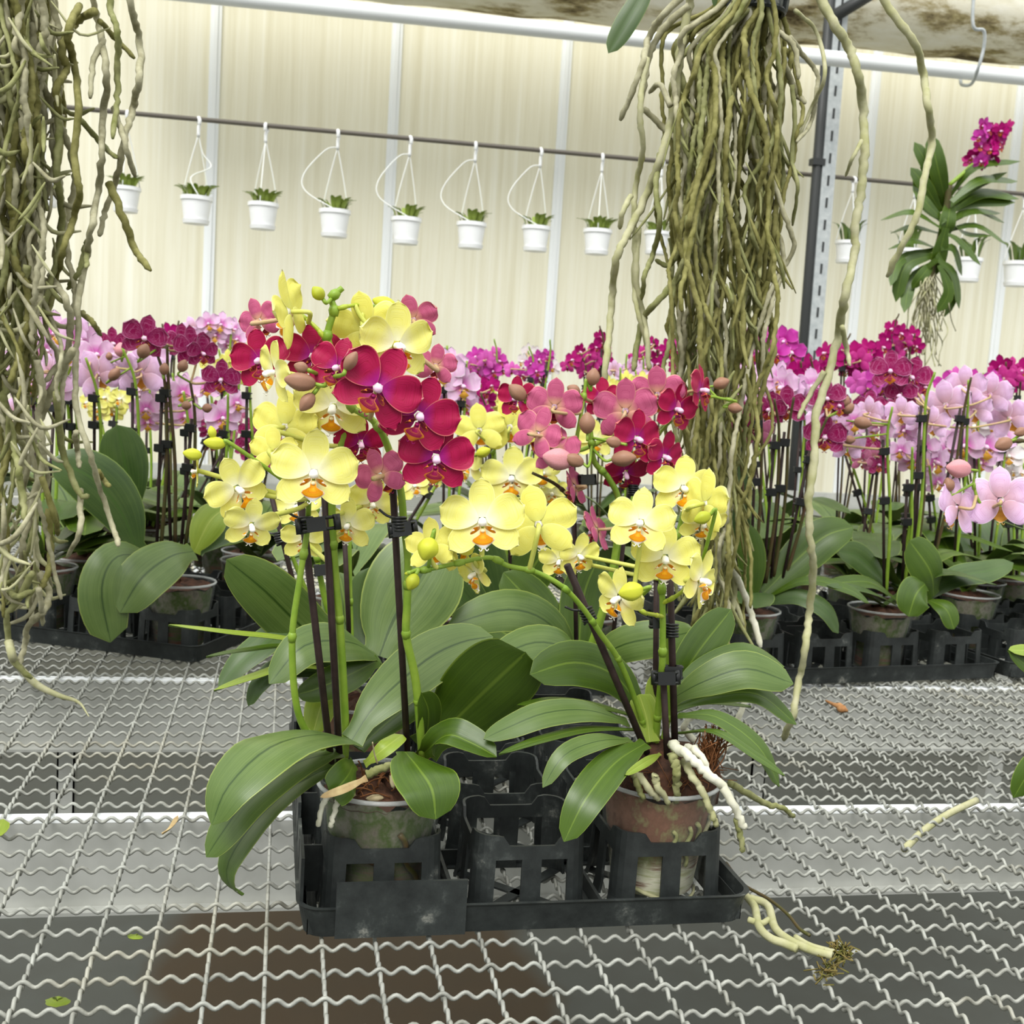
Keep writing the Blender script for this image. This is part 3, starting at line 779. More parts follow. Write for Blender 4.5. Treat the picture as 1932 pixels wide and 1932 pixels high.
trR = put_tray((.552, 1.352), 8.0, 'black carrying tray behind the hanging root, right of the front plants', 1.05)
trR2 = put_tray((.994, 1.412), 8.0, 'black carrying tray at the right edge, mostly empty cells', 1.05)
trM = put_tray((.03, 1.30), 1.0, 'black carrying tray hidden behind the plants in the middle', .95)
# ------------------------------------------------------------------ the front plants
def SK(x0, y0, Y0, x1, y1, Y1, r=.0021): return (P(x0, y0, Y0), P(x1, y1, Y1), r)
def ST(px, r=.0024, mat='stem_green'): return ([P(*q) for q in px], r, mat)
def dirpx(p, a): return RT * math.cos(math.radians(a)) + UP * math.sin(math.radians(a))
def CL(x, y, Y, ang, w=.009, kind='coil'): p = P(x, y, Y); return (p, dirpx(p, ang), w, kind)

# A: front left
cA = cell(tray, 0, 0); YA = cA.y
orA = orchid('orchid at front left of the tray, yellow and deep red blooms, broad drooping leaves', cA,
  leaves=[
    ([(668, 1398, YA - .01), (600, 1386, YA - .05), (510, 1410, YA - .09), (432, 1482, YA - .11), (399, 1556, YA - .115)], 132, (-.35, -.75, .75), (-.75, -.8, .15), 'leaf_top', dict(fold=.12, bend=.22)),
    ([(640, 1418, YA - .01), (560, 1440, YA - .045), (470, 1505, YA - .08), (420, 1570, YA - .09), (389, 1617, YA - .09)], 92, (-.3, -.7, .7), (-.7, -.8, .2), 'leaf_top', dict(fold=.1)),
    ([(640, 1440, YA - .01), (560, 1480, YA - .04), (478, 1555, YA - .07), (432, 1625, YA - .075), (432, 1668, YA - .075), (458, 1690, YA - .07)], 72, (-.35, -.8, .5), (-.9, -.5, .0), 'leaf_top', dict(fold=.25)),
    ([(668, 1440, YA - .02), (655, 1465, YA - .05), (625, 1500, YA - .065)], 74, (.2, -.9, .3), (.4, -.9, .2), 'leaf_dark', dict(blunt=.2)),
    ([(764, 1418, YA - .02), (790, 1450, YA - .05), (815, 1490, YA - .07), (822, 1546, YA - .075)], 124, (.2, -.7, .7), (.25, -1, .0), 'leaf_dark', dict(fold=.1, bend=.12, basew=.3)),
    ([(795, 1425, YA), (842, 1388, YA - .03), (885, 1400, YA - .04), (937, 1428, YA - .05)], 66, (.2, -.9, .5), (.1, -.6, .9), 'leaf_dark', dict(fold=.5, bend=.1)),
    ([(796, 1425, YA + .01), (806, 1380, YA - .0), (808, 1340, YA - .01), (796, 1308, YA - .02)], 60, (.5, -.9, .2), (.5, -.8, -.1), 'leaf_dark', dict(fold=.3)),
    ([(798, 1415, YA + .02), (862, 1355, YA + .015), (925, 1294, YA), (992, 1232, YA - .01)], 176, (-.1, -1, -.05), (.3, -1, -.05), 'leaf_dark', dict(fold=.05, bend=.14, blunt=.30, nu=24)),
    ([(664, 1396, YA - .01), (712, 1326, YA + .0), (803, 1246, YA + .02), (870, 1212, YA + .03), (930, 1201, YA + .035)], 112, (-.45, -.9, .35), (-.2, -.8, .9), 'leaf_top', dict(fold=.16)),
    ([(676, 1412, YA), (740, 1355, YA + .02), (800, 1310, YA + .035), (850, 1290, YA + .05)], 74, (-.2, -.6, .9), (0, -.5, 1), 'leaf_dark'),
    ([(692, 1468, YA - .05), (650, 1488, YA - .066), (604, 1504, YA - .07)], 16, (.1, -.9, .4), 'c', 'dry_leaf', dict(basew=.9)),
    ([(688, 1442, YA - .01), (725, 1412, YA - .015), (760, 1386, YA - .005)], 40, (-.5, -.8, .5), 'l', 'leaf_young', dict(blunt=.3)),
  ],
  stakes=[SK(625, 1440, YA - .012, 566, 930, YA - .035, .0024), SK(641, 1440, YA - .010, 612, 920, YA - .03, .0024), SK(769, 1425, YA, 738, 860, YA - .05, .0023)],
  stems=[
    ST([(628, 1430, YA), (567, 1359, YA - .02), (551, 1217, YA - .035), (566, 1090, YA - .04), (579, 1005, YA - .04), (583, 940, YA - .05)], .0023),
    ST([(650, 1430, YA), (651, 1366, YA), (641, 1181, YA - .015), (633, 1096, YA - .02), (626, 951, YA - .03), (640, 850, YA - .03), (655, 780, YA - .03), (622, 654, YA - .03), (619, 625, YA - .03), (630, 585, YA - .03), (626, 563, YA - .03), (646, 543, YA - .03)], .0027),
    ST([(630, 585, YA - .03), (655, 578, YA - .03), (684, 574, YA - .02)], .0014, 'stem_yellow'),
    ST([(622, 654, YA - .03), (600, 622, YA - .03), (572, 598, YA - .025), (556, 590, YA - .02)], .0014, 'stem_yellow'),
    ST([(797, 1430, YA), (785, 1290, YA - .02), (767, 1203, YA - .03), (768, 1140, YA - .035), (770, 1060, YA - .04), (762, 985, YA - .045), (754, 915, YA - .05), (727, 831, YA - .06), (702, 792, YA - .065), (662, 766, YA - .06), (640, 720, YA - .055), (612, 712, YA - .06)], .0026, 'stem_green'),
  ],
  flowers=[
    (592, 893, 86, 'yellow', 0, 0, 3, YA - .075), (448, 922, 66, 'yellow', 22, -12, -32, YA - .07), (474, 991, 56, 'yellow', 12, -30, 6, YA - .075),
    (657, 991, 54, 'yellow', -14, -8, 4, YA - .02), (628, 768, 78, 'yellow', -6, -16, 4, YA - .04), (537, 806, 70, 'yellow', 158, 0, -8, YA - .03),
    (517, 702, 66, 'yellow', -68, -6, 22, YA - .07), (546, 589, 80, 'yellow', -112, -10, 18, YA - .05), (690, 622, 74, 'yellow', 172, 10, 8, YA - .02),
    (748, 652, 84, 'yellow', 26, -6, 2, YA - .045), (702, 950, 52, 'yellow', 10, -14, 12, YA + .0), (517, 852, 48, 'yellow', 165, 0, 0, YA - .05),
    (372, 889, 34, 'yellow', -92, 0, 60, YA - .06), (573, 1018, 46, 'yellow', 0, -10, 0, YA + .02),
    (713, 732, 88, 'red', 4, 2, 32, YA - .105), (790, 784, 80, 'red', 10, -4, 22, YA - .095), (822, 864, 76, 'red', 6, -8, 8, YA - .09),
    (637, 694, 60, 'red', -16, 4, 20, YA - .085), (590, 672, 64, 'red', 8, 4, 0, YA - .02), (492, 680, 62, 'red', -26, 0, -12, YA - .03),
    (490, 606, 46, 'red', 150, 0, 20, YA - .0), (780, 604, 50, 'red', 176, 10, 10, YA + .0), (680, 836, 54, 'red', 10, -20, 0, YA - .03),
    (718, 898, 56, 'red', 152, 0, 24, YA - .06), (822, 690, 42, 'red', 170, 0, -10, YA - .01),
  ],
  buds=[(566, 720, 60, 'bud_tan', 172, YA - .09, .62), (579, 759, 42, 'bud_tan', 235, YA - .09, .66), (568, 693, 28, 'bud_tan', 160, YA - .09, .8), (662, 681, 42, 'bud_tan', 55, YA - .11, .6),
        (363, 857, 36, 'bud_yellow', 170, YA - .07, .66), (405, 836, 42, 'bud_yellow', 175, YA - .07, .6), (400, 815, 24, 'bud_yellow', 100, YA - .07, .7), (600, 553, 30, 'bud_green', 130, YA - .04, .85), (726, 574, 50, 'bud_yellow', 160, YA, .6)],
  clips=[CL(578, 990, YA - .045, 97, .012), CL(600, 989, YA - .05, 97, .02, 'clamp'), CL(760, 998, YA - .05, 97, .012, 'clamp'), CL(754, 990, YA - .052, 96)],
  roots=[([P(652, 1487, YA - .02), P(622, 1500, YA - .05), P(608, 1525, YA - .054), P(599, 1559, YA - .054)], .0024, 'root_white'),
         ([P(655, 1490, YA - .02), P(640, 1505, YA - .055), P(630, 1535, YA - .056), P(624, 1560, YA - .056)], .0024, 'root_white'),
         ([P(690, 1462, YA - .03), P(720, 1450, YA - .03), P(756, 1438, YA - .02)], .0032, 'root_green'),
         ([P(712, 1440, YA - .03), P(706, 1420, YA - .035), P(703, 1400, YA - .04)], .0006, 'bark_chip'), ([P(742, 1480, YA - .03), P(737, 1460, YA - .03), P(748, 1444, YA - .03)], .0007, 'fibre')],
  pot=dict(med='medium_green', h=.082))
mb = MB()
for (x, y, a) in ((708, 1506, 10), (742, 1470, 60), (655, 1500, 170)):
    p = P(x, y, YA - .03); mb = MB(); ax = RT * math.cos(math.radians(a)) + UP * math.sin(math.radians(a))
    mb.blob(p, (.0025, .002, .006), axes=(UP, FW, RT) if a < 45 or a > 135 else (RT, FW, UP), n=8, jit=.15); mb.build('bark_chip', 'bark_chip', orA)
mb = MB()
for k in range(60):
    a = cA + V((rnd.uniform(-.03, .035), rnd.uniform(-.038, .01), .0845 + rnd.uniform(0, .004))); d = V((rnd.gauss(0, .009), rnd.gauss(0, .007), rnd.uniform(.0, .012)))
    mb.tube(cr([a, a + d * .5 + V((0, 0, .003)), a + d], 3), rnd.uniform(.0003, .0007), 4)
tag(mb.build('bark_fibre', 'fibre', orA), None, kind='stuff')
# B: front right
cB = cell(tray, 2, 0); YB = cB.y
orB = orchid('orchid at front right of the tray, yellow blooms, white roots over the pot rim', cB,
  leaves=[
    ([(1214, 1345, YB), (1160, 1275, YB), (1085, 1250, YB - .01), (1000, 1272, YB - .02)], 92, (-.1, -.8, .55), (-.2, -.8, .4), 'leaf_dark', dict(fold=.14)),
    ([(1205, 1352, YB), (1120, 1330, YB - .015), (1040, 1322, YB - .02), (975, 1330, YB - .02)], 34, (-.1, -.3, 1), 'ed', 'leaf_dark'),
    ([(1185, 1362, YB - .01), (1110, 1340, YB - .03), (1030, 1345, YB - .04), (960, 1372, YB - .045), (913, 1394, YB - .05)], 58, (-.1, -.65, .8), (-.3, -.7, .6), 'leaf_top', dict(fold=.1)),
    ([(1200, 1376, YB - .01), (1110, 1375, YB - .035), (1020, 1395, YB - .05), (941, 1422, YB - .06)], 27, (-.1, -.35, 1), 'ed', 'leaf_dark'),
    ([(1190, 1396, YB - .02), (1130, 1398, YB - .045), (1065, 1425, YB - .06), (1024, 1486, YB - .065)], 42, (-.2, -.6, .8), (-.6, -.8, .2), 'leaf_top'),
    ([(1218, 1402, YB - .02), (1160, 1440, YB - .05), (1105, 1508, YB - .075), (1064, 1588, YB - .08)], 74, (-.35, -.8, .5), (-.5, -.9, .15), 'leaf_dark', dict(fold=.25)),
    ([(1246, 1422, YB - .02), (1215, 1440, YB - .05), (1180, 1462, YB - .06)], 18, (-.2, -.8, .6), 'c', 'leaf_young'),
    ([(1270, 1300, YB + .01), (1330, 1255, YB + .02), (1410, 1228, YB + .02), (1480, 1258, YB + .02)], 50, (.1, -.6, .9), (.3, -.5, .8), 'leaf_dark', dict(fold=.1)),
    ([(1268, 1318, YB), (1330, 1285, YB - .01), (1410, 1262, YB - .015), (1497, 1290, YB - .02)], 76, (.05, -.85, .6), (.2, -.8, .45), 'leaf_top', dict(fold=.12)),
    ([(1275, 1335, YB), (1350, 1312, YB), (1430, 1310, YB - .005), (1503, 1367, YB - .01)], 42, (.1, -.55, .8), (.55, -.8, .2), 'leaf_dark'),
    ([(1275, 1342, YB + .02), (1330, 1325, YB + .03), (1418, 1332, YB + .035)], 20, 'ed', 'ed', 'leaf_dark'),
    ([(1278, 1350, YB - .01), (1350, 1352, YB - .03), (1430, 1408, YB - .045), (1471, 1484, YB - .05)], 46, (.15, -.6, .8), (.7, -.8, .1), 'leaf_dark', dict(fold=.2)),
    ([(1275, 1382, YB - .01), (1350, 1380, YB - .04), (1425, 1425, YB - .055), (1481, 1463, YB - .06)], 22, (.1, -.45, .9), (.4, -.7, .6), 'leaf_dark'),
    ([(1228, 1358, YB), (1238, 1320, YB + .005), (1246, 1268, YB + .01)], 50, (.1, -1, .1), 'c', 'leaf_young'),
    ([(1226, 1400, YB - .01), (1220, 1355, YB - .005), (1206, 1310, YB)], 52, (0, -1, .1), 'c', 'leaf_young', dict(blunt=.3, basew=.8)),
    ([(1252, 1340, YB + .02), (1310, 1240, YB + .03), (1380, 1150, YB + .05)], 80, (.1, -1, 0), 'c', 'leaf_dark'),
  ],
  stakes=[SK(1224, 1428, YB - .012, 1070, 1066, YB - .045, .0025), SK(1259, 1432, YB - .02, 1252, 1290, YB - .025, .0024), SK(1273, 1395, YB - .015, 1264, 1085, YB - .03, .0026), SK(1236, 1400, YB + .01, 1239, 1075, YB - .0, .0022)],
  stems=[
    ST([(1228, 1420, YB), (1205, 1340, YB - .01), (1170, 1250, YB - .03), (1133, 1196, YB - .045), (1100, 1148, YB - .055), (1060, 1106, YB - .065), (1010, 1079, YB - .07), (960, 1068, YB - .075), (923, 1052, YB - .075), (865, 1062, YB - .075), (820, 1072, YB - .075), (768, 1081, YB - .075)], .0019),
    ST([(1235, 1415, YB), (1243, 1330, YB - .015), (1250, 1240, YB - .03), (1250, 1140, YB - .035), (1247, 1085, YB - .035)], .0026),
    ST([(1250, 1410, YB), (1262, 1330, YB), (1262, 1200, YB - .01), (1270, 1060, YB - .01), (1290, 960, YB - .01)], .0024),
    ST([(1250, 1163, YB - .035), (1235, 1160, YB - .045), (1215, 1155, YB - .06), (1192, 1140, YB - .06)], .0014, 'stem_yellow'),
    ST([(1250, 1138, YB - .035), (1275, 1125, YB - .045), (1300, 1105, YB - .05), (1318, 1085, YB - .05)], .0015, 'stem_yellow'),
  ],
  flowers=[
    (910, 984, 84, 'yellow', 0, 2, -3, YB - .085), (1016, 990, 78, 'yellow', 180, 6, 8, YB - .07), (1209, 986, 68, 'yellow', -6, 0, 8, YB - .075), (1255, 1053, 70, 'yellow', 4, -12, 4, YB - .06),
    (1289, 921, 64, 'yellow', 16, -4, 4, YB - .02), (1330, 950, 68, 'yellow', 132, 0, -14, YB - .045), (1322, 1095, 66, 'yellow', 64, -10, 22, YB - .07), (1168, 1128, 62, 'yellow', -46, -18, 22, YB - .075),
    (896, 1082, 50, 'yellow', -58, -24, -20, YB - .065), (815, 1030, 56, 'yellow', 150, -10, 10, YB - .07), (858, 1036, 44, 'yellow', 150, 0, 40, YB - .06), (1092, 1048, 46, 'yellow', 30, -20, 0, YB + .03), (1055, 1058, 42, 'yellow', -10, -24, 0, YB + .05),
    (1325, 985, 50, 'yellow', 20, -30, 10, YB - .03)],
  buds=[(807, 1036, 46, 'bud_yellow', 250, YB - .09, .9), (778, 1098, 34, 'bud_green', 245, YB - .08, .8), (1190, 1116, 50, 'bud_yellow', 190, YB - .10, .75), (1325, 977, 36, 'bud_green', 200, YB - .075, .7), (768, 1082, 10, 'bud_green', 180, YB - .075, .7)],
  clips=[CL(1109, 1160, YB - .045, 113), CL(1267, 1190, YB - .03, 91), CL(1246, 1172, YB - .02, 91, .009, 'clamp'), CL(1256, 1278, YB - .03, 91, .013, 'clamp'), CL(1268, 1268, YB - .025, 88, .008, 'clamp')],
  roots=[([P(1268, 1404, YB - .03), P(1296, 1424, YB - .052), P(1330, 1455, YB - .062), P(1364, 1484, YB - .066), P(1388, 1530, YB - .068), P(1405, 1562, YB - .068)], .0038, 'root_white'),
         ([P(1390, 1545, YB - .066), P(1398, 1580, YB - .067), P(1402, 1608, YB - .067)], .0026, 'root_green'),
         ([P(1295, 1412, YB - .03), P(1316, 1418, YB - .05), P(1340, 1462, YB - .055), P(1360, 1485, YB - .05)], .003, 'root_white'),
         ([P(1290, 1436, YB - .035), P(1305, 1465, YB - .055), P(1325, 1492, YB - .06), P(1340, 1530, YB - .062), P(1354, 1557, YB - .062)], .003, 'root_pale'),
         ([P(1270, 1420, YB - .04), P(1276, 1448, YB - .047), P(1277, 1475, YB - .044), P(1278, 1512, YB - .04)], .0036, 'root_green'),
         ([P(1196, 1452, YB - .035), P(1201, 1475, YB - .042), P(1212, 1506, YB - .042)], .003, 'root_green'),
         ([P(1206, 1458, YB - .04), P(1220, 1485, YB - .045), P(1244, 1510, YB - .042)], .003, 'root_pale'),
         ([P(1236, 1463, YB - .045), P(1242, 1485, YB - .046), P(1262, 1515, YB - .042)], .003, 'root_pale'),
         ([P(1375, 1476, YB), P(1400, 1492, YB), P(1444, 1516, YB + .02), P(1474, 1523, YB + .02), P(1497, 1541, YB + .03)], .0028, 'root_green'),
         ([P(1330, 1400, YB + .03), P(1370, 1410, YB + .04), P(1402, 1330, YB + .05), P(1412, 1310, YB + .05)], .003, 'root_white'),
         ([P(1310, 1398, YB + .02), P(1290, 1372, YB + .02), P(1308, 1350, YB + .02)], .003, 'root_white')],
  pot=dict(med='medium_brown', h=.083, fill=.93))
# bark root ball bulging out of the pot, a tuft of coconut fibre
mb = MB(); c0 = cB + V((.004, 0, .082)); mb.blob(c0, (.037, .037, .034), n=22, jit=.05); mb.blob(c0 + V((-.022, -.012, .0)), (.018, .018, .018), n=12, jit=.08); mb.blob(c0 + V((.024, -.010, .006)), (.016, .018, .022), n=12, jit=.1)
mb.build('root_ball', 'bark', orB)
mb = MB(); q = P(1336, 1425, YB - .03)
for k in range(70):
    a = q + V((rnd.gauss(0, .004), rnd.gauss(0, .005), rnd.uniform(-.012, .0))); e = q + V((rnd.gauss(.002, .007), rnd.gauss(0, .006), rnd.uniform(.006, .021)))
    mb.tube(cr([a, a.lerp(e, .5) + V((rnd.gauss(0, .003), 0, 0)), e], 3), .0005, 3)
for k in range(40):
    an = rnd.uniform(3.3, 6.1); a = c0 + V((math.cos(an) * .034, math.sin(an) * .034, rnd.uniform(-.005, .02)))
    mb.tube(cr([a, a + V((rnd.gauss(0, .006), -.002, rnd.gauss(0, .006))), a + V((rnd.gauss(0, .012), .002, rnd.gauss(0, .01)))], 3), .0003, 3)
tag(mb.build('coconut_fibre', 'fibre', orB), None, kind='stuff')
# bands of moss against the wall of the clear pots
mb = MB()
for (x0, y0, x1, y1, r) in ((1150, 1640, 1320, 1690, .004), (1190, 1690, 1330, 1660, .003), (1155, 1700, 1250, 1690, .003)):
    a, e = P(x0, y0, YB), P(x1, y1, YB); pts = []
    for i in range(9):
        p = a.lerp(e, i / 8); v = V((p.x - cB.x, 0)); rr = .0325 + .0115 * max(0, (p.z - cB.z - .009) / .08) - .0012
        xx = max(-rr * .97, min(rr * .97, v.x)); pts.append(V((cB.x + xx, cB.y - math.sqrt(max(1e-8, rr * rr - xx * xx)), p.z)))
    mb.tube(pts, r * .4, 6)
mb.build('old_root', 'root_pale', orB)
def inner_roots(o, cc, segs):
    for (x0, y0, x1, y1, r, mt) in segs:
        a, e = P(x0, y0, cc.y), P(x1, y1, cc.y); pts = []
        for i in range(11):
            p = a.lerp(e, i / 10); rr = .0325 + .0115 * max(0, (p.z - cc.z - .009) / .08) - .0014
            xx = max(-rr * .97, min(rr * .97, p.x - cc.x + .002 * math.sin(i * .9))); pts.append(V((cc.x + xx, cc.y - math.sqrt(max(1e-8, rr * rr - xx * xx)), p.z)))
        MB().tube(pts, r, 6).build('inner_root', mt, o)
inner_roots(orB, cB, [(1270, 1525, 1262, 1600, .0016, 'root_green'), (1285, 1520, 1300, 1590, .0017, 'root_green'), (1320, 1520, 1300, 1580, .0016, 'root_pale'), (1238, 1530, 1250, 1585, .0015, 'root_green'), (1335, 1530, 1315, 1590, .0015, 'root_green'), (1160, 1660, 1175, 1600, .0018, 'root_pale')])
inner_roots(orA, cA, [(745, 1535, 776, 1640, .0022, 'stem_dark'), (640, 1555, 715, 1600, .0022, 'stem_dark'), (770, 1640, 768, 1690, .002, 'stem_green')])

# C: rear left of the front tray
cC = cell(tray, 0, 2); YC = cC.y
orchid('orchid in the third row of the front tray, behind the front left orchid', cC,
  leaves=[
    ([(700, 1262, YC - .01), (585, 1195, YC - .02), (500, 1115, YC - .04), (428, 1056, YC - .05)], 112, (-.3, -1, .35), (-.2, -1, .2), 'leaf_top', dict(fold=.1)),
    ([(700, 1250, YC - .02), (560, 1208, YC - .06), (430, 1192, YC - .09), (318, 1178, YC - .11)], 26, (0, -.35, 1), 'ed', 'leaf_young'),
    ([(690, 1255, YC - .01), (560, 1190, YC - .02), (470, 1235, YC - .04), (412, 1300, YC - .05)], 64, (-.3, -.8, .6), (-.7, -.8, .2), 'leaf_back'),
    ([(690, 1262, YC - .02), (560, 1220, YC - .05), (460, 1226, YC - .07), (389, 1238, YC - .08)], 22, 'ed', 'ed', 'leaf_dark'),
    ([(680, 1275, YC - .02), (560, 1255, YC - .06), (480, 1275, YC - .07), (403, 1302, YC - .08)], 28, (-.2, -.4, 1), 'ed', 'leaf_young'),
    ([(670, 1270, YC - .02), (540, 1258, YC - .05), (490, 1290, YC - .06), (468, 1332, YC - .06)], 42, (-.4, -.8, .4), 'cl', 'leaf_back'),
    ([(714, 1240, YC - .02), (660, 1212, YC - .07), (575, 1218, YC - .10), (508, 1290, YC - .11)], 88, (0, -.75, .7), (-.5, -.9, .35), 'leaf_top', dict(fold=.1)),
    ([(714, 1246, YC - .03), (655, 1275, YC - .07), (596, 1300, YC - .085), (560, 1310, YC - .09)], 64, (0, -1, .3), 'c', 'leaf_dark'),
    ([(640, 1262, YC - .03), (610, 1320, YC - .06), (590, 1385, YC - .07)], 60, (-.1, -1, .1), 'c', 'leaf_young'),
    ([(716, 1238, YC), (742, 1170, YC + .01), (790, 1090, YC + .02), (838, 1022, YC + .03)], 182, (-.35, -1, .12), (-.25, -1, .1), 'leaf_top', dict(fold=.14)),
    ([(690, 1250, YC + .01), (660, 1180, YC + .03), (640, 1080, YC + .05)], 90, (.2, -1, 0), 'c', 'leaf_dark'),
    ([(700, 1250, YC + .01), (690, 1160, YC + .03), (700, 1070, YC + .04)], 80, (-.2, -1, .1), 'c', 'leaf_back'),
  ],
  stakes=[SK(585, 1225, YC - .01, 512, 935, YC - .03), SK(660, 1230, YC, 650, 1010, YC - .01)],
  stems=[ST([(660, 1255, YC), (620, 1155, YC - .01), (600, 1062, YC - .015), (594, 985, YC - .02), (600, 940, YC - .02)], .0026), ST([(650, 1250, YC), (585, 1130, YC - .01), (545, 1030, YC - .02), (528, 960, YC - .02)], .002), ST([(664, 1250, YC), (660, 1100, YC), (660, 1000, YC)], .0022)],
  flowers=[(560, 955, 50, 'yellow', -10, -10, 0, YC - .03)],
  clips=[CL(529, 1015, YC - .025, 108), CL(610, 1075, YC - .02, 95, .009, 'clamp')], pot=dict(med='medium_brown'))
# D: red one in the third row, right of centre
cD = cell(tray, 1, 3); YD = cD.y
orchid('orchid in the back row of the front tray, crimson and salmon blooms right of centre', cD,
  leaves=[
    ([(1090, 1262, YD - .02), (1040, 1180, YD - .05), (960, 1150, YD - .07), (845, 1180, YD - .08)], 86, (-.1, -.8, .6), (-.2, -.9, .4), 'leaf_top', dict(fold=.1)),
    ([(1118, 1262, YD - .03), (1080, 1228, YD - .08), (1010, 1212, YD - .10), (918, 1248, YD - .12)], 78, (-.1, -.8, .65), (-.2, -.8, .5), 'leaf_top', dict(fold=.1)),
    ([(1100, 1258, YD - .02), (1180, 1215, YD - .06), (1270, 1200, YD - .08), (1310, 1190, YD - .09)], 74, (.1, -.9, .5), 'c', 'leaf_top', dict(fold=.1)),
    ([(1090, 1262, YD), (1100, 1130, YD + .02), (1130, 1050, YD + .03)], 90, (.1, -1, 0), 'c', 'leaf_dark'),
    ([(1070, 1262, YD), (1010, 1150, YD + .02), (950, 1080, YD + .03)], 90, (-.1, -1, .1), 'c', 'leaf_dark'),
    ([(1080, 1262, YD), (960, 1200, YD + .02), (880, 1140, YD + .03)], 80, (-.1, -.8, .5), 'c', 'leaf_dark'),
  ],
  stakes=[SK(1088, 1262, YD - .03, 1081, 830, YD - .05, .0022), SK(1150, 1262, YD - .02, 1190, 900, YD - .04, .0022)],
  stems=[
    ST([(1100, 1262, YD - .02), (1150, 1100, YD - .04), (1168, 960, YD - .05), (1150, 905, YD - .06), (1122, 872, YD - .065), (1116, 830, YD - .07), (1113, 800, YD - .07)], .003),
    ST([(1110, 1262, YD), (1170, 1040, YD - .02), (1185, 900, YD - .04), (1160, 830, YD - .05), (1092, 850, YD - .06), (1088, 830, YD - .06), (1100, 760, YD - .06), (1106, 715, YD - .06)], .0022),
    ST([(1200, 880, YD - .04), (1260, 800, YD - .04), (1330, 752, YD - .04), (1362, 752, YD - .04), (1390, 757, YD - .04)], .0016),
    ST([(1085, 950, YD - .05), (1050, 915, YD - .05), (1004, 892, YD - .05)], .0018, 'stem_dark')],
  flowers=[
    (1046, 768, 56, 'red', 178, 6, -6, YD - .07), (1014, 818, 54, 'red', 150, -8, -24, YD - .075), (1180, 776, 64, 'red', 176, 4, 2, YD - .06), (1200, 828, 58, 'red', 36, -6, 6, YD - .075), (1240, 745, 56, 'red', 172, 6, 0, YD - .055),
    (1276, 772, 52, 'red', 44, -8, 12, YD - .065), (1253, 862, 52, 'red', 48, -10, 8, YD - .06), (1322, 736, 50, 'red', 70, 0, 12, YD - .06), (1180, 892, 48, 'red', 20, -40, 0, YD - .05), (1084, 918, 48, 'red', -112, -10, 0, YD - .065),
    (1126, 1000, 50, 'red', -108, -16, -14, YD - .06), (1136, 752, 42, 'red', 20, 10, 0, YD - .03), (1050, 852, 50, 'red', 160, -30, 0, YD - .07), (976, 752, 44, 'red', -30, 0, 0, YD - .02)],
  buds=[(1052, 866, 60, 'bud_pink', 170, YD - .10, .72), (1083, 868, 40, 'bud_tan', 160, YD - .105, .66), (1108, 798, 42, 'bud_tan', 92, YD - .10, .75), (1157, 834, 30, 'bud_tan', 170, YD - .10, .75), (1177, 865, 48, 'bud_tan', 5, YD - .105, .66), (1119, 711, 34, 'bud_tan', 80, YD - .06, .8), (1082, 736, 28, 'bud_tan', 150, YD - .06, .8), (1361, 723, 32, 'bud_tan', 20, YD - .04, .75), (1387, 770, 28, 'bud_tan', 350, YD - .04, .75), (976, 740, 42, 'bud_tan', 140, YD - .06, .7)],
  clips=[CL(1108, 905, YD - .055, 92, .01, 'clamp'), CL(1195, 925, YD - .05, 92)], pot=dict(med='medium_brown'))
# E: yellow behind the centre
cE = V((.30, 1.30 + .05, ZT)); YE = cE.y
cE = cell(trM, 2, 1); YE = cE.y
orchid('yellow orchid behind the gap between the two front orchids', cE,
  leaves=[([(940, 1185, YE), (900, 1050, YE - .02), (850, 960, YE - .03)], 110, (-.2, -1, .1), 'c', 'leaf_back'), ([(960, 1185, YE), (1000, 1080, YE), (1060, 1000, YE)], 90, (.1, -1, .1), 'c', 'leaf_dark'), ([(940, 1190, YE), (870, 1120, YE - .02), (800, 1010, YE - .02)], 90, (-.2, -1, .2), 'c', 'leaf_back')],
  stakes=[SK(960, 1180, YE, 966, 860, YE)], stems=[ST([(950, 1180, YE), (955, 960, YE), (930, 860, YE), (960, 830, YE)], .0022)],
  flowers=[(905, 812, 52, 'yellow', 170, 0, 5, YE - .02), (962, 806, 56, 'yellow', 176, 4, 10, YE - .02), (966, 902, 62, 'yellow', -4, -4, 0, YE - .05), (1020, 890, 44, 'yellow', 20, -10, 0, YE - .02), (1122, 830, 40, 'yellow', 10, 0, 0, YE), (884, 880, 44, 'yellow', -60, -10, 0, YE - .02), (1010, 780, 36, 'yellow', 10, 0, 0, YE + .05), (1040, 930, 36, 'yellow', 10, -10, 0, YE)],
  buds=[(912, 853, 30, 'bud_yellow', 20, YE - .05, .7)], clips=[CL(966, 880, YE, 90, .01, 'clamp')], pot=dict(med='medium_brown'))
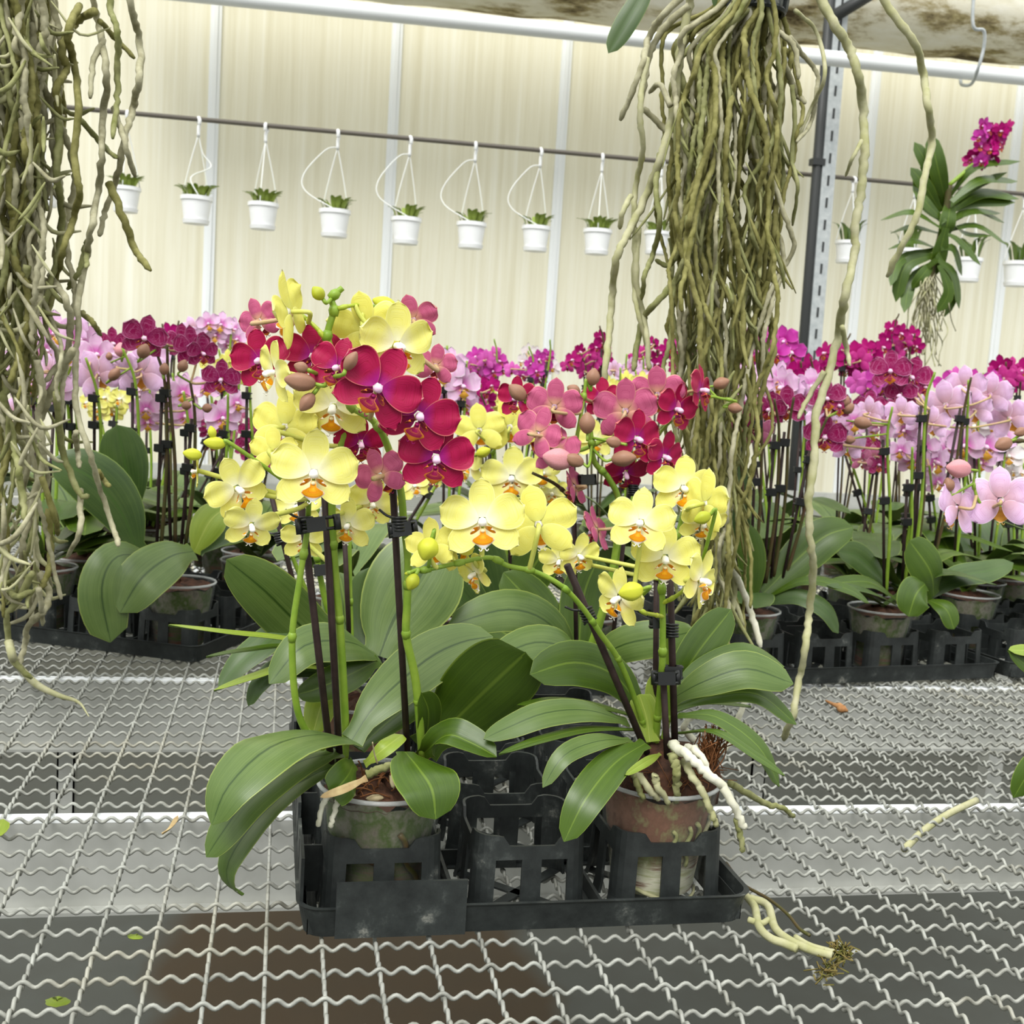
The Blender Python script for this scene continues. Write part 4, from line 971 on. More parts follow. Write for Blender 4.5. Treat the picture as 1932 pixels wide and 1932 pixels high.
# ------------------------------------------------------------------ orchids behind
def auto_leaves(o, base, n, L, seed, w=.056):
    r = random.Random(seed); a0 = r.uniform(0, 3.14)
    for k in range(n):
        a = a0 + (k % 2) * math.pi + r.uniform(-.5, .5); ln = L * r.uniform(.75, 1.15); d = V((math.cos(a), math.sin(a), 0)); up = r.uniform(.25, .8)
        b = base + V((0, 0, .09 + .004 * k))
        pts = [b, b + d * ln * .45 + V((0, 0, ln * up * .55)), b + d * ln * .95 + V((0, 0, ln * up * .45))]
        leaf_mesh(pts, w * r.uniform(.85, 1.2), V((-d.x * .6, -d.y * .6, 1)), V((-d.x * .1, -d.y * .1, 1)), nu=10, nv=6).build('leaf', [r.choice(['leaf_back', 'leaf_dark', 'leaf_top']), 'leaf_under'], o)
def bg(label, base, kind, fl=None, cl=None, stakes=(), leaves=(), nl=4, L=.17, buds=(), pot=True, group=None, seed=0, clips=(), med='medium_green', dark=False):
    r = random.Random(seed * 13 + 5); base = V(base); Y = base.y
    F = list(fl or [])
    if cl:
        for (cx, cy, sx, sy, n, R) in cl:
            for k in range(n):
                ang = 2.4 * k; q = math.sqrt((k + .5) / n)
                x = cx + sx * q * math.cos(ang); y = cy + sy * q * math.sin(ang)
                back = r.random() < .22
                F.append((x, y, R * r.uniform(.85, 1.12), kind, r.uniform(-48, 48) + (180 if back else 0), r.uniform(-14, 6), r.uniform(-20, 20), Y + r.uniform(-.04, .04)))
    S = []; K = []
    b0 = base + V((0, 0, .085))
    for (x0, y0, x1, y1) in stakes:
        K.append((P(x0, y0, Y), P(x1, y1, Y - .02), .0021))
    if not stakes and F:
        tops = sorted(F, key=lambda f: f[0]); ns = 1 if len(F) < 5 else 2
        for k in range(ns):
            f = tops[(2 * k + 1) * len(tops) // (2 * ns)]; t = P(f[0], f[1] + 10, Y)
            K.append((b0 + V((r.uniform(-.02, .02), -.01, -.01)), t - V((0, 0, .0)), .0021))
    C2 = []
    for a, e, _ in K:
        top = e + (e - a).normalized() * .035
        s0 = a + V((.005, .004, 0)); S.append(([s0, s0.lerp(e, .5) + V((.006, -.004, 0)), e + V((.004, -.004, 0)), top + V((r.uniform(-.012, .012), -.01, .01))], .0023, 'stem_dark' if kind in ('striped', 'crimson') else 'stem_green'))
        for q in ((.62, .93) if not clips else ()): C2.append((a.lerp(e, q) + V((0, -.002, 0)), e - a, .006, 'clamp'))
    # side shoots so every bloom hangs on something
    o = orchid(label, base, leaves=leaves, stakes=K, stems=S, flowers=F, buds=buds, clips=C2, hi=False, pot=dict(med=med, hi=False) if pot else None, group=group)
    if nl: auto_leaves(o, base, nl, L, seed, .06)
    return o
def G(x, Y): p = P(x, 900, Y); return V((p.x, Y, ZT))
LP = lambda *a, **k: None
# on the askew left tray
c = cell(trL, 2, 3); y = c.y
bg('orchid in the left tray, wide drooping leaves, striped magenta blooms on dark stakes', c, 'striped',
   fl=[(272, 638, 46, 'striped', 4, 0, 16, y - .04), (362, 655, 42, 'striped', 30, 0, -6, y - .03), (342, 645, 36, 'striped', -30, 0, 0, y - .02), (382, 666, 34, 'striped', 20, -10, 0, y - .04), (417, 716, 40, 'striped', -6, -4, 4, y - .05)],
   stakes=[(296, 1028, 306, 730), (322, 1025, 312, 720), (342, 1028, 362, 790)],
   leaves=[([(365, 1040, y - .03), (322, 1050, y - .07), (268, 1090, y - .10), (226, 1156, y - .11)], 100, (-.1, -1, .35), (-.4, -1, .1), 'leaf_top', dict(fold=.1)),
           ([(290, 1052, y - .03), (222, 1050, y - .08), (192, 1110, y - .10), (208, 1212, y - .11)], 92, (-.1, -.9, .5), (-.1, -1, .0), 'leaf_top', dict(fold=.08, blunt=.36)),
           ([(262, 1045, y), (225, 960, y), (170, 900, y + .0), (98, 868, y)], 104, (-.3, -1, .1), 'c', 'leaf_back', dict(fold=.12)),
           ([(255, 960, y + .05), (235, 870, y + .05), (222, 802, y + .05)], 88, (-.2, -1, 0), 'c', 'leaf_back'),
           ([(366, 1042, y - .01), (395, 985, y), (425, 958, y + .01)], 62, (.4, -1, .1), 'c', 'leaf_young'),
           ([(372, 1042, y), (420, 1000, y + .02), (470, 985, y + .03)], 60, (0, -.8, .6), 'c', 'leaf_back')], nl=0,
   buds=[(271, 662, 30, 'bud_tan', 60, y - .06, .85), (345, 690, 26, 'bud_tan', 60, y - .05, .8), (310, 696, 24, 'bud_tan', 80, y - .05, .8), (352, 765, 20, 'bud_tan', 0, y - .05, .9), (391, 770, 20, 'bud_tan', 0, y - .05, .9)], seed=1)
c = cell(trL, 1, 2); y = c.y
bg('orchid in the left tray showing tan-veined backs of pale pink blooms', c, 'pink',
   fl=[(184, 706, 50, 'pink', 172, 4, 22, y), (266, 704, 52, 'pink', 180, 2, 0, y), (230, 690, 36, 'pink', 150, 0, 0, y), (180, 668, 40, 'pink', 20, 0, 0, y + .02), (290, 680, 34, 'pink', 0, 0, 0, y + .02), (212, 648, 32, 'striped', 20, 0, 0, y + .06)],
   stakes=[(250, 960, 250, 722), (178, 900, 178, 740)], nl=3, seed=2, buds=[(228, 660, 28, 'bud_pink', 90, y - .02, .9), (216, 706, 30, 'bud_tan', 45, y - .03, .7), (206, 672, 16, 'bud_tan', 90, y, .9)])
c = cell(trL, 0, 3); y = c.y
bg('orchid in the left tray with small pale pink blooms facing front below the striped ones', c, 'pink',
   fl=[(276, 772, 34, 'pink', -8, -6, 0, y), (278, 796, 28, 'pink', 6, -10, 0, y), (350, 785, 36, 'pink', 2, -4, 0, y), (346, 740, 34, 'pink', -10, 0, 0, y), (420, 788, 38, 'pink', 8, -4, 2, y), (390, 730, 30, 'pink', 0, 0, 0, y + .02), (446, 760, 28, 'pink', 30, 0, 0, y)],
   stakes=[(350, 1030, 350, 800), (400, 1030, 424, 802), (463, 960, 466, 730)], nl=4, seed=3)
c = cell(trL, 2, 1); y = c.y
bg('orchid in the left tray whose pink blooms show through the left hanging roots', c, 'pink', cl=[(80, 700, 50, 60, 6, 38)], nl=5, L=.2, seed=4)
c = cell(trL, 1, 1); y = c.y
bg('tall orchid with big clear pink blooms right beside the left hanging roots', c, 'pink', fl=[(104, 628, 44, 'pink', -10, 0, 0, y), (148, 640, 42, 'pink', 18, 0, 5, y), (108, 690, 46, 'pink', 0, -6, 0, y), (102, 742, 38, 'pink', 10, -12, 0, y), (140, 620, 30, 'pink', 160, 0, 0, y), (166, 700, 30, 'pink', 30, 0, 0, y), (20, 690, 34, 'pink', 0, 0, 0, y)],
   stakes=[(118, 900, 122, 740), (136, 900, 134, 745)], nl=5, L=.2, seed=5)
c = cell(trL, 0, 0)
bg('low leafy orchid at the far left edge behind the hanging roots', c, 'pink', cl=[(40, 760, 30, 40, 3, 34)], nl=6, L=.19, seed=6)
# far rows on the left
bg('yellow orchid far left behind the pale pink blooms', G(200, 1.98), 'yellow', cl=[(198, 762, 44, 22, 8, 24)], nl=4, seed=7)
bg('second yellow orchid behind the striped blooms at left', G(430, 1.95), 'yellow', cl=[(430, 695, 40, 22, 7, 22)], nl=4, seed=8)
bg('pink orchid in the far left rows, above the right-hand striped blooms', G(405, 2.1), 'pink', cl=[(392, 622, 34, 20, 7, 24), (440, 640, 20, 20, 3, 22)], nl=4, seed=9)
bg('dark striped orchid low behind the left yellow orchid blooms', G(480, 1.78), 'striped', cl=[(486, 850, 34, 46, 9, 26)], nl=4, seed=10)
bg('salmon red orchid peeping over the far left rows', G(322, 2.3), 'crimson', cl=[(318, 640, 26, 18, 5, 20)], nl=3, seed=11)
bg('pale pink orchid in the far left rows between the striped blooms', G(290, 2.0), 'pink', cl=[(300, 735, 70, 20, 8, 24)], nl=4, seed=12)
bg('dark striped orchid far left under the pale pink row', G(330, 2.05), 'striped', cl=[(410, 800, 50, 40, 7, 22)], nl=4, seed=13)
# centre
bg('pale pink orchid just right of the tall red blooms', G(852, 1.72), 'pink', fl=[(838, 700, 44, 'pink', -6, 0, 0, 1.70), (872, 728, 40, 'pink', 20, -4, 0, 1.70), (850, 690, 36, 'pink', -20, 4, 0, 1.73), (876, 760, 30, 'pink', 10, 0, 0, 1.73), (834, 756, 28, 'pink', -20, 0, 0, 1.73)], nl=4, seed=14)
bg('bright magenta orchid at the back, right of the pale pink blooms', G(920, 2.5), 'magenta', cl=[(915, 690, 46, 24, 12, 19)], nl=4, seed=15)
bg('white orchid at the back in the middle of the rows', G(1010, 2.46), 'white', cl=[(1012, 685, 36, 26, 9, 18)], nl=4, seed=16)
bg('small magenta orchid at the back beside the white one', G(975, 2.36), 'magenta', cl=[(1000, 700, 40, 22, 6, 17), (1026, 672, 12, 10, 2, 18)], nl=4, seed=17)
bg('dark crimson orchid with a tall spike left of the big hanging roots', G(1120, 2.30), 'crimson', cl=[(1112, 682, 50, 26, 12, 18), (1130, 648, 14, 16, 4, 17)], nl=4, seed=18)
bg('dark magenta orchid behind the middle of the big hanging roots', G(1250, 2.28), 'crimson', cl=[(1256, 668, 70, 26, 12, 18)], nl=4, seed=19)
bg('pale pink orchid at the back in front of the dark crimson spike', G(1190, 2.05), 'pink', cl=[(1190, 700, 40, 16, 7, 20)], nl=4, seed=20)
bg('yellow orchid at the back behind the salmon buds', G(1190, 1.9), 'yellow', cl=[(1180, 728, 44, 20, 7, 20)], nl=4, seed=21)
bg('dark red orchid at the back left of the salmon blooms', G(925, 1.98), 'crimson', cl=[(905, 740, 30, 24, 6, 19), (900, 770, 30, 14, 4, 18)], nl=4, seed=22)
bg('light yellow orchid at the back above the gap between the front orchids', G(945, 2.1), 'yellow', cl=[(938, 752, 40, 18, 7, 20)], nl=4, seed=23)
c = cell(trM, 2, 3)
bg('dark-leaved orchid behind the right end of the middle tray', c, 'striped', cl=[(1330, 800, 40, 30, 6, 28)], nl=6, L=.2, seed=24)
c = cell(trM, 1, 0)
bg('leafy orchid behind the front left orchid in the middle tray', c, 'yellow', cl=[(800, 905, 30, 20, 2, 30)], nl=6, L=.2, seed=25)
# right trays
c = cell(trR, 2, 0); y = c.y
bg('orchid in a dark pot right of the big hanging roots, striped blooms on thin stakes', c, 'striped',
   fl=[(1484, 768, 42, 'striped', -4, 0, 0, y), (1452, 772, 36, 'striped', -20, -6, 10, y), (1405, 800, 36, 'striped', -10, -10, 0, y), (1386, 775, 30, 'striped', 20, 0, 0, y), (1430, 815, 36, 'striped', 160, -10, 0, y), (1560, 752, 40, 'striped', 6, 2, -10, y), (1580, 765, 34, 'striped', 30, 0, 0, y), (1556, 824, 44, 'striped', 4, -4, 2, y)],
   stakes=[(1392, 1120, 1388, 830), (1415, 1120, 1428, 775), (1440, 1100, 1462, 820), (1475, 1100, 1528, 850), (1455, 1090, 1480, 815)],
   leaves=[([(1420, 1132, y - .01), (1418, 1050, y - .01), (1404, 988, y - .01)], 56, (-.3, -1, .1), 'c', 'leaf_dark'),
           ([(1440, 1120, y), (1510, 1050, y), (1560, 1010, y), (1610, 995, y)], 78, (-.2, -1, .5), (.1, -.9, .6), 'leaf_dark'),
           ([(1440, 1130, y), (1520, 1095, y - .03), (1600, 1112, y - .05), (1640, 1138, y - .05)], 26, (0, -.5, 1), 'cu', 'leaf_dark'),
           ([(1440, 1138, y), (1500, 1125, y - .03), (1555, 1150, y - .05), (1582, 1195, y - .05)], 40, (.2, -.8, .6), 'cr', 'leaf_back'),
           ([(1395, 1120, y + .03), (1375, 960, y + .03), (1400, 870, y + .04)], 90, (.1, -1, 0), 'c', 'leaf_back')], nl=3,
   buds=[(1386, 765, 32, 'bud_tan', 10, y - .02, .6), (1426, 765, 30, 'bud_tan', 20, y - .02, .7), (1600, 770, 26, 'bud_tan', 30, y, .9), (1594, 758, 24, 'bud_tan', 60, y, .9)], seed=30)
c = cell(trR, 2, 2); y = c.y
bg('orchid in the clear pot of the right tray, pale pink blooms on a green stake', c, 'pink',
   fl=[(1610, 795, 34, 'pink', 20, -4, 0, y), (1658, 810, 40, 'pink', -50, -8, 20, y), (1640, 780, 34, 'pink', 150, 0, 0, y), (1600, 840, 36, 'pink', 160, -10, 0, y), (1700, 780, 34, 'pink', 170, 0, 0, y)],
   stakes=[(1668, 1125, 1666, 830), (1702, 1110, 1712, 905), (1716, 1105, 1738, 765)],
   leaves=[([(1745, 1102, y - .05), (1728, 1122, y - .08), (1714, 1163, y - .085)], 70, (-.1, -1, .3), 'c', 'leaf_dark', dict(fold=.15)),
           ([(1762, 1125, y - .03), (1755, 1078, y - .05), (1716, 1020, y - .055)], 78, (.2, -1, 0), 'c', 'leaf_dark', dict(fold=.1)),
           ([(1745, 1130, y - .01), (1800, 1090, y - .01), (1860, 1078, y), (1912, 1062, y)], 50, (0, -.8, .7), 'cu', 'leaf_back'),
           ([(1690, 1130, y - .02), (1645, 1100, y - .03), (1600, 1098, y - .04), (1560, 1102, y - .04)], 34, (0, -.5, .9), 'cu', 'leaf_dark'),
           ([(1690, 1140, y - .04), (1650, 1120, y - .06), (1612, 1108, y - .07), (1560, 1104, y - .08)], 20, 'ed', 'cu', 'leaf_back'),
           ([(1752, 1132, y - .03), (1785, 1150, y - .05), (1800, 1187, y - .055)], 42, (.3, -.9, .3), 'c', 'leaf_dark'),
           ([(1670, 1100, y + .03), (1620, 1050, y + .03), (1582, 1040, y + .03)], 54, (0, -1, .5), 'c', 'leaf_back')], nl=2, buds=[(1628, 798, 34, 'bud_tan', 350, y - .03, .75), (1603, 830, 22, 'bud_tan', 0, y - .03, .8)], seed=31)
c = cell(trR, 1, 3); y = c.y
bg('orchid with a tall forking dark stem of striped red-magenta blooms, right of the hanging root', c, 'striped',
   fl=[(1680, 700, 42, 'striped', 0, 4, 0, y), (1720, 712, 42, 'striped', 10, 0, 10, y), (1700, 745, 36, 'striped', -30, -10, 0, y), (1740, 730, 30, 'striped', 60, 0, 0, y), (1694, 770, 30, 'striped', 20, -10, 0, y), (1642, 770, 36, 'striped', -20, 0, 0, y)],
   stakes=[(1725, 1060, 1738, 830), (1760, 1050, 1812, 770)], nl=4, seed=32)
c = cell(trR, 0, 3); y = c.y
bg('orchid low in the right rows with pale pink blooms beside two dark stakes', c, 'pink', fl=[(1722, 866, 36, 'pink', -10, -6, 0, y), (1764, 872, 38, 'pink', 40, -6, 0, y), (1745, 845, 30, 'pink', 0, 0, 0, y), (1770, 910, 28, 'pink', 20, -10, 0, y), (1700, 850, 28, 'pink', -20, 0, 0, y)], stakes=[(1760, 1060, 1752, 930), (1700, 1060, 1712, 920)], nl=5, seed=33)
c = cell(trR2, 1, 0); y = c.y
bg('orchid in the right rows showing tan-pink backs of its blooms', c, 'pink', fl=[(1785, 765, 50, 'pink', 178, 2, 8, y), (1868, 745, 44, 'pink', 176, 4, -6, y), (1822, 730, 42, 'pink', 165, 0, 0, y), (1838, 775, 38, 'pink', 190, -6, 10, y), (1905, 790, 44, 'pink', 170, 0, 20, y), (1760, 800, 36, 'pink', 160, -10, 0, y)], stakes=[(1800, 1060, 1818, 775)], nl=5, L=.2, seed=34)
c = cell(trR2, 0, 1); y = c.y
bg('orchid with nearly white pink-flushed blooms near the right edge', c, 'white', fl=[(1838, 802, 36, 'white', 0, -20, 0, y), (1874, 796, 34, 'white', 20, -14, 0, y), (1860, 842, 44, 'pink', 10, -6, 0, y), (1822, 840, 40, 'pink', -30, -6, 0, y), (1890, 820, 38, 'pink', 20, 0, 0, y), (1850, 872, 30, 'pink', 0, -14, 0, y), (1904, 860, 30, 'white', 0, 0, 0, y)], nl=5, seed=35)
c = cell(trR2, 0, 3)
bg('small white-flowered orchid at the right edge behind the pink blooms', G(1915, 1.75), 'white', cl=[(1908, 902, 30, 22, 8, 16)], nl=5, seed=36)
# far right rows
bg('bright magenta orchid with big blooms behind, left of the steel post foot', G(1450, 2.05), 'magenta', cl=[(1448, 655, 52, 30, 10, 30), (1462, 700, 40, 24, 5, 28)], nl=4, seed=37)
bg('crimson orchid at the back right of the steel post', G(1600, 2.2), 'crimson', cl=[(1610, 680, 62, 28, 13, 24)], nl=4, seed=38)
bg('tall crimson orchid spike standing above the back rows at right', G(1690, 2.35), 'crimson', cl=[(1698, 644, 36, 30, 10, 20)], nl=4, seed=39)
bg('magenta orchid in the back rows behind the striped pair', G(1650, 2.0), 'magenta', cl=[(1652, 725, 40, 22, 7, 28)], nl=4, seed=40)
bg('pale pink orchid behind the two striped blooms right of the roots', G(1480, 1.8), 'pink', cl=[(1400, 738, 30, 26, 5, 36), (1465, 730, 40, 20, 5, 38), (1530, 745, 40, 24, 5, 34)], nl=5, L=.2, seed=41)
bg('crimson orchid in the back rows below the steel post', G(1525, 1.95), 'crimson', cl=[(1520, 712, 30, 20, 5, 30)], nl=4, seed=42)
bg('magenta orchid in the back rows seen through the right side of the roots', G(1370, 2.15), 'magenta', cl=[(1384, 690, 36, 28, 8, 24)], nl=4, seed=43)
bg('magenta orchid in the back rows toward the right edge', G(1850, 2.1), 'magenta', cl=[(1830, 728, 60, 18, 8, 26)], nl=4, seed=44)
bg('crimson orchid at the back right edge of the picture', G(1905, 2.2), 'crimson', cl=[(1905, 708, 36, 20, 8, 24)], nl=4, seed=45)
bg('pale pink orchid in the middle of the right rows behind the stakes', G(1690, 1.7), 'pink', cl=[(1720, 790, 60, 24, 8, 32), (1560, 790, 40, 24, 4, 32)], nl=5, L=.2, seed=46)
bg('dark striped orchid low among the right rows', G(1640, 1.66), 'striped', cl=[(1640, 862, 30, 20, 4, 26)], nl=6, L=.2, seed=47)
bg('leafy orchid at the back right with few pale blooms', G(1840, 1.75), 'pink', cl=[(1800, 840, 30, 20, 4, 30)], nl=6, L=.2, seed=48)
# right foreground orchid, its pot outside the picture
Yf = 1.0; cF = G(2150, Yf + .02); cF.z = ZT
orchid('pink orchid reaching in from the right edge, seen from behind', cF,
  leaves=[([(2010, 1250, Yf), (1960, 1230, Yf - .02), (1903, 1226, Yf - .03)], 30, (0, -.6, .8), 'cu', 'leaf_young'), ([(2010, 1270, Yf), (1960, 1270, Yf - .02), (1902, 1228, Yf - .03)], 30, (0, -.8, .5), 'c', 'leaf_dark')],
  stakes=[SK(2010, 1230, Yf, 1985, 830, Yf)],
  stems=[ST([(2005, 1230, Yf), (1990, 990, Yf), (1960, 950, Yf - .02), (1930, 985, Yf - .03)], .0024, 'stem_dark'), ST([(1990, 900, Yf), (1950, 840, Yf), (1925, 832, Yf), (1900, 836, Yf)], .002, 'stem_dark'), ST([(1935, 935, Yf - .02), (1860, 955, Yf - .03), (1838, 920, Yf - .03), (1840, 890, Yf - .03)], .0016)],
  flowers=[(1888, 945, 66, 'pink', 180, -4, 0, Yf - .04), (1806, 958, 60, 'pink', -122, -8, -12, Yf - .04)],
  buds=[(1808, 884, 52, 'bud_pink', 175, Yf - .04, .7), (1790, 914, 28, 'bud_tan', 110, Yf - .04, .8), (1893, 838, 38, 'bud_tan', 200, Yf - .02, .7), (1925, 815, 26, 'bud_tan', 200, Yf - .02, .7)], pot=dict(med='medium_brown'))
Yg = .86; cG = G(2230, Yg)
orchid('leaf of an orchid reaching in low at the right edge over the mesh', cG, leaves=[([(2050, 1420, Yg), (1990, 1425, Yg - .02), (1945, 1455, Yg - .03), (1912, 1505, Yg - .03)], 60, (-.3, -1, .3), 'c', 'leaf_dark')], pot=dict(med='medium_green'))

# ------------------------------------------------------------------ hanging roots
def root(par, px, r, mat, knob=.3):
    pts = cr([P(*q) for q in px], 7); n = len(pts)
    pts = [p + V((rnd.gauss(0, 1), rnd.gauss(0, 1), rnd.gauss(0, .4))) * r * knob * .55 for p in pts]
    MB().tube(pts, [r * (1 - .25 * (i / n) ** 2) * rnd.uniform(.88, 1.12) * (.55 if i == n - 1 else 1) for i in range(n)], 7).build('root', mat, par)
def walk(x, y, y1, Y, drift, jit, step=46):
    out = [(x, y, Y)]; vx = rnd.gauss(0, jit)
    while y < y1:
        vx = vx * .55 + rnd.gauss(0, jit) - (x - drift(y)) * .10; x += vx; y += step * rnd.uniform(.7, 1.25); Y += rnd.gauss(0, .008); out.append((x, y, Y))
    return out
RM = ['root_green', 'root_green', 'root_olive', 'root_grey', 'root_grey']
YV = 1.22
top = P(40, -330, YV)
vl = thing('hanging_orchid_roots', top, 'thick curtain of grey green aerial roots hanging at the left edge', 'hanging roots')
rs = .0037
for px in (
    [(185, -60), (178, 0), (188, 60), (200, 130), (195, 215), (192, 290), (185, 360), (172, 430), (160, 500), (148, 570), (146, 640), (142, 700), (146, 780), (170, 860), (195, 940), (215, 1000), (224, 1030)],
    [(235, -60), (250, 20), (264, 80), (262, 150), (252, 200), (238, 250), (228, 300), (216, 350), (198, 400), (188, 445)],
    [(215, -60), (208, 10), (222, 60), (222, 130), (220, 200), (212, 262)],
    [(215, 205), (235, 270), (255, 335)], [(205, 345), (232, 410), (255, 470), (284, 510)], [(150, 225), (190, 270), (218, 298)],
    [(178, 20), (140, 45), (118, 90), (125, 130), (108, 165), (112, 220)], [(195, 75), (175, 120), (170, 185)], [(190, 40), (215, 70), (254, 110)],
    [(150, 10), (128, 60), (140, 120), (148, 200), (140, 300), (150, 360), (140, 410), (120, 470), (105, 530), (88, 610)],
    [(105, 150), (112, 230), (108, 330), (118, 420), (105, 500), (80, 590)],
    [(95, 520), (120, 560), (133, 600), (128, 660), (108, 690), (85, 720)], [(138, 660), (110, 710), (80, 780), (60, 820)], [(155, 590), (175, 610), (190, 632)],
    [(105, 740), (118, 850), (150, 930), (168, 935)], [(152, 925), (150, 1000), (126, 1052)], [(185, 890), (195, 905), (206, 918)], [(142, 815), (146, 850), (150, 882)],
    [(160, 465), (150, 510), (128, 546)], [(165, 455), (164, 480), (163, 505)],
    [(60, 1080), (36, 1130), (14, 1160), (16, 1210), (28, 1250), (60, 1280)], [(75, 1080), (92, 1120), (80, 1155), (54, 1180), (46, 1220), (36, 1258)], [(72, 1110), (78, 1140), (82, 1180)],
    [(90, 960), (95, 1040), (92, 1080), (78, 1110)], [(80, 900), (104, 980), (108, 1010)], [(5, 960), (10, 1040), (10, 1100), (30, 1125), (60, 1115)],
):
    root(vl, [(x, y, YV + rnd.uniform(-.05, .02)) for x, y in px], rs * (.8 if len(px) < 4 else rnd.uniform(.85, 1.1)), rnd.choice(RM))
pt = [(40, 1262), (70, 1292), (110, 1312), (148, 1325), (168, 1352)]
pz = [PZ(x, y, .007) for x, y in pt]
MB().tube(cr([P(16, 1210, YV - .03), P(26, 1245, YV - .03)] + pz, 7), [.0042] * 20 + [.0042 - .00017 * i for i in range(23)], 7).build('root', 'root_pale', vl)
for k in range(72):
    x0 = rnd.uniform(-60, 98); y0 = rnd.choice([-60, -60, -60, rnd.uniform(0, 700)]); y1 = min(1130, y0 + rnd.uniform(350, 900))
    root(vl, walk(x0, y0, y1, YV + rnd.uniform(-.06, .06), lambda y, x0=x0: x0 * (.9 if y < 700 else .75), 9), rs * rnd.uniform(.6, 1.1), rnd.choice(RM))
mb = [MB(), MB(), MB()]
for k in range(330):
    x = rnd.gauss(28, 40); y = rnd.uniform(-20, 1120); Y = YV + rnd.uniform(-.07, .07); a = rnd.uniform(-1.2, 1.2); L_ = rnd.uniform(45, 130)
    if x > 105: continue
    pts = cr([P(x, y, Y), P(x + L_ * .5 * math.sin(a) + rnd.gauss(0, 8), y + L_ * .5, Y + rnd.gauss(0, .01)), P(x + L_ * math.sin(a), y + L_ * math.cos(a) * .9, Y + rnd.gauss(0, .015))], 4)
    rk = rs * rnd.uniform(.4, .8); nk = len(pts) - 1
    mb[k % 3].tube(pts, [rk * (1 - .6 * abs(2 * i / nk - 1) ** 2) for i in range(nk + 1)], 6)
for b_, mt in zip(mb, ('root_grey', 'root_pale', 'root_green')): tag(b_.build('root_tangle', mt, vl), None, kind='stuff')

YW2 = 1.16
vm = thing('hanging_orchid', P(1430, 0, YW2), 'hanging orchid in a black basket with long dense root curtain right of centre', 'hanging orchid')
bc = P(1430, -20, YW2); s = mpp(bc)
mb = MB()
for k in range(12):
    a0 = 2 * math.pi * k / 12; mb.tube([bc + V((math.cos(a0) * 52 * s, math.sin(a0) * 52 * s, -42 * s)), bc + V((math.cos(a0) * 68 * s, math.sin(a0) * 68 * s, 110 * s))], 7 * s, 4)
for z, r in ((-42, 52), (0, 57), (55, 62), (110, 68)):
    mb.tube([bc + V((math.cos(a) * r * s, math.sin(a) * r * s, z * s)) for a in [2 * math.pi * i / 24 for i in range(24)]], 5 * s, 5, closed=True)
mb.lathe([(.001, -40 * s), (50 * s, -40 * s), (56 * s, 40 * s)], 20, c=bc)
mb.build('basket', 'black_plastic', vm)
put_leaf(vm, [(1235, -70, YW2), (1212, -10, YW2), (1180, 45, YW2), (1148, 100, YW2)], 44, (-.5, -1, .2), 'c', 'leaf_back')
put_leaf(vm, [(1345, -60, YW2), (1349, -20, YW2), (1348, 12, YW2)], 14, (-.5, -1, .2), 'c', 'leaf_back')
r2 = .0029
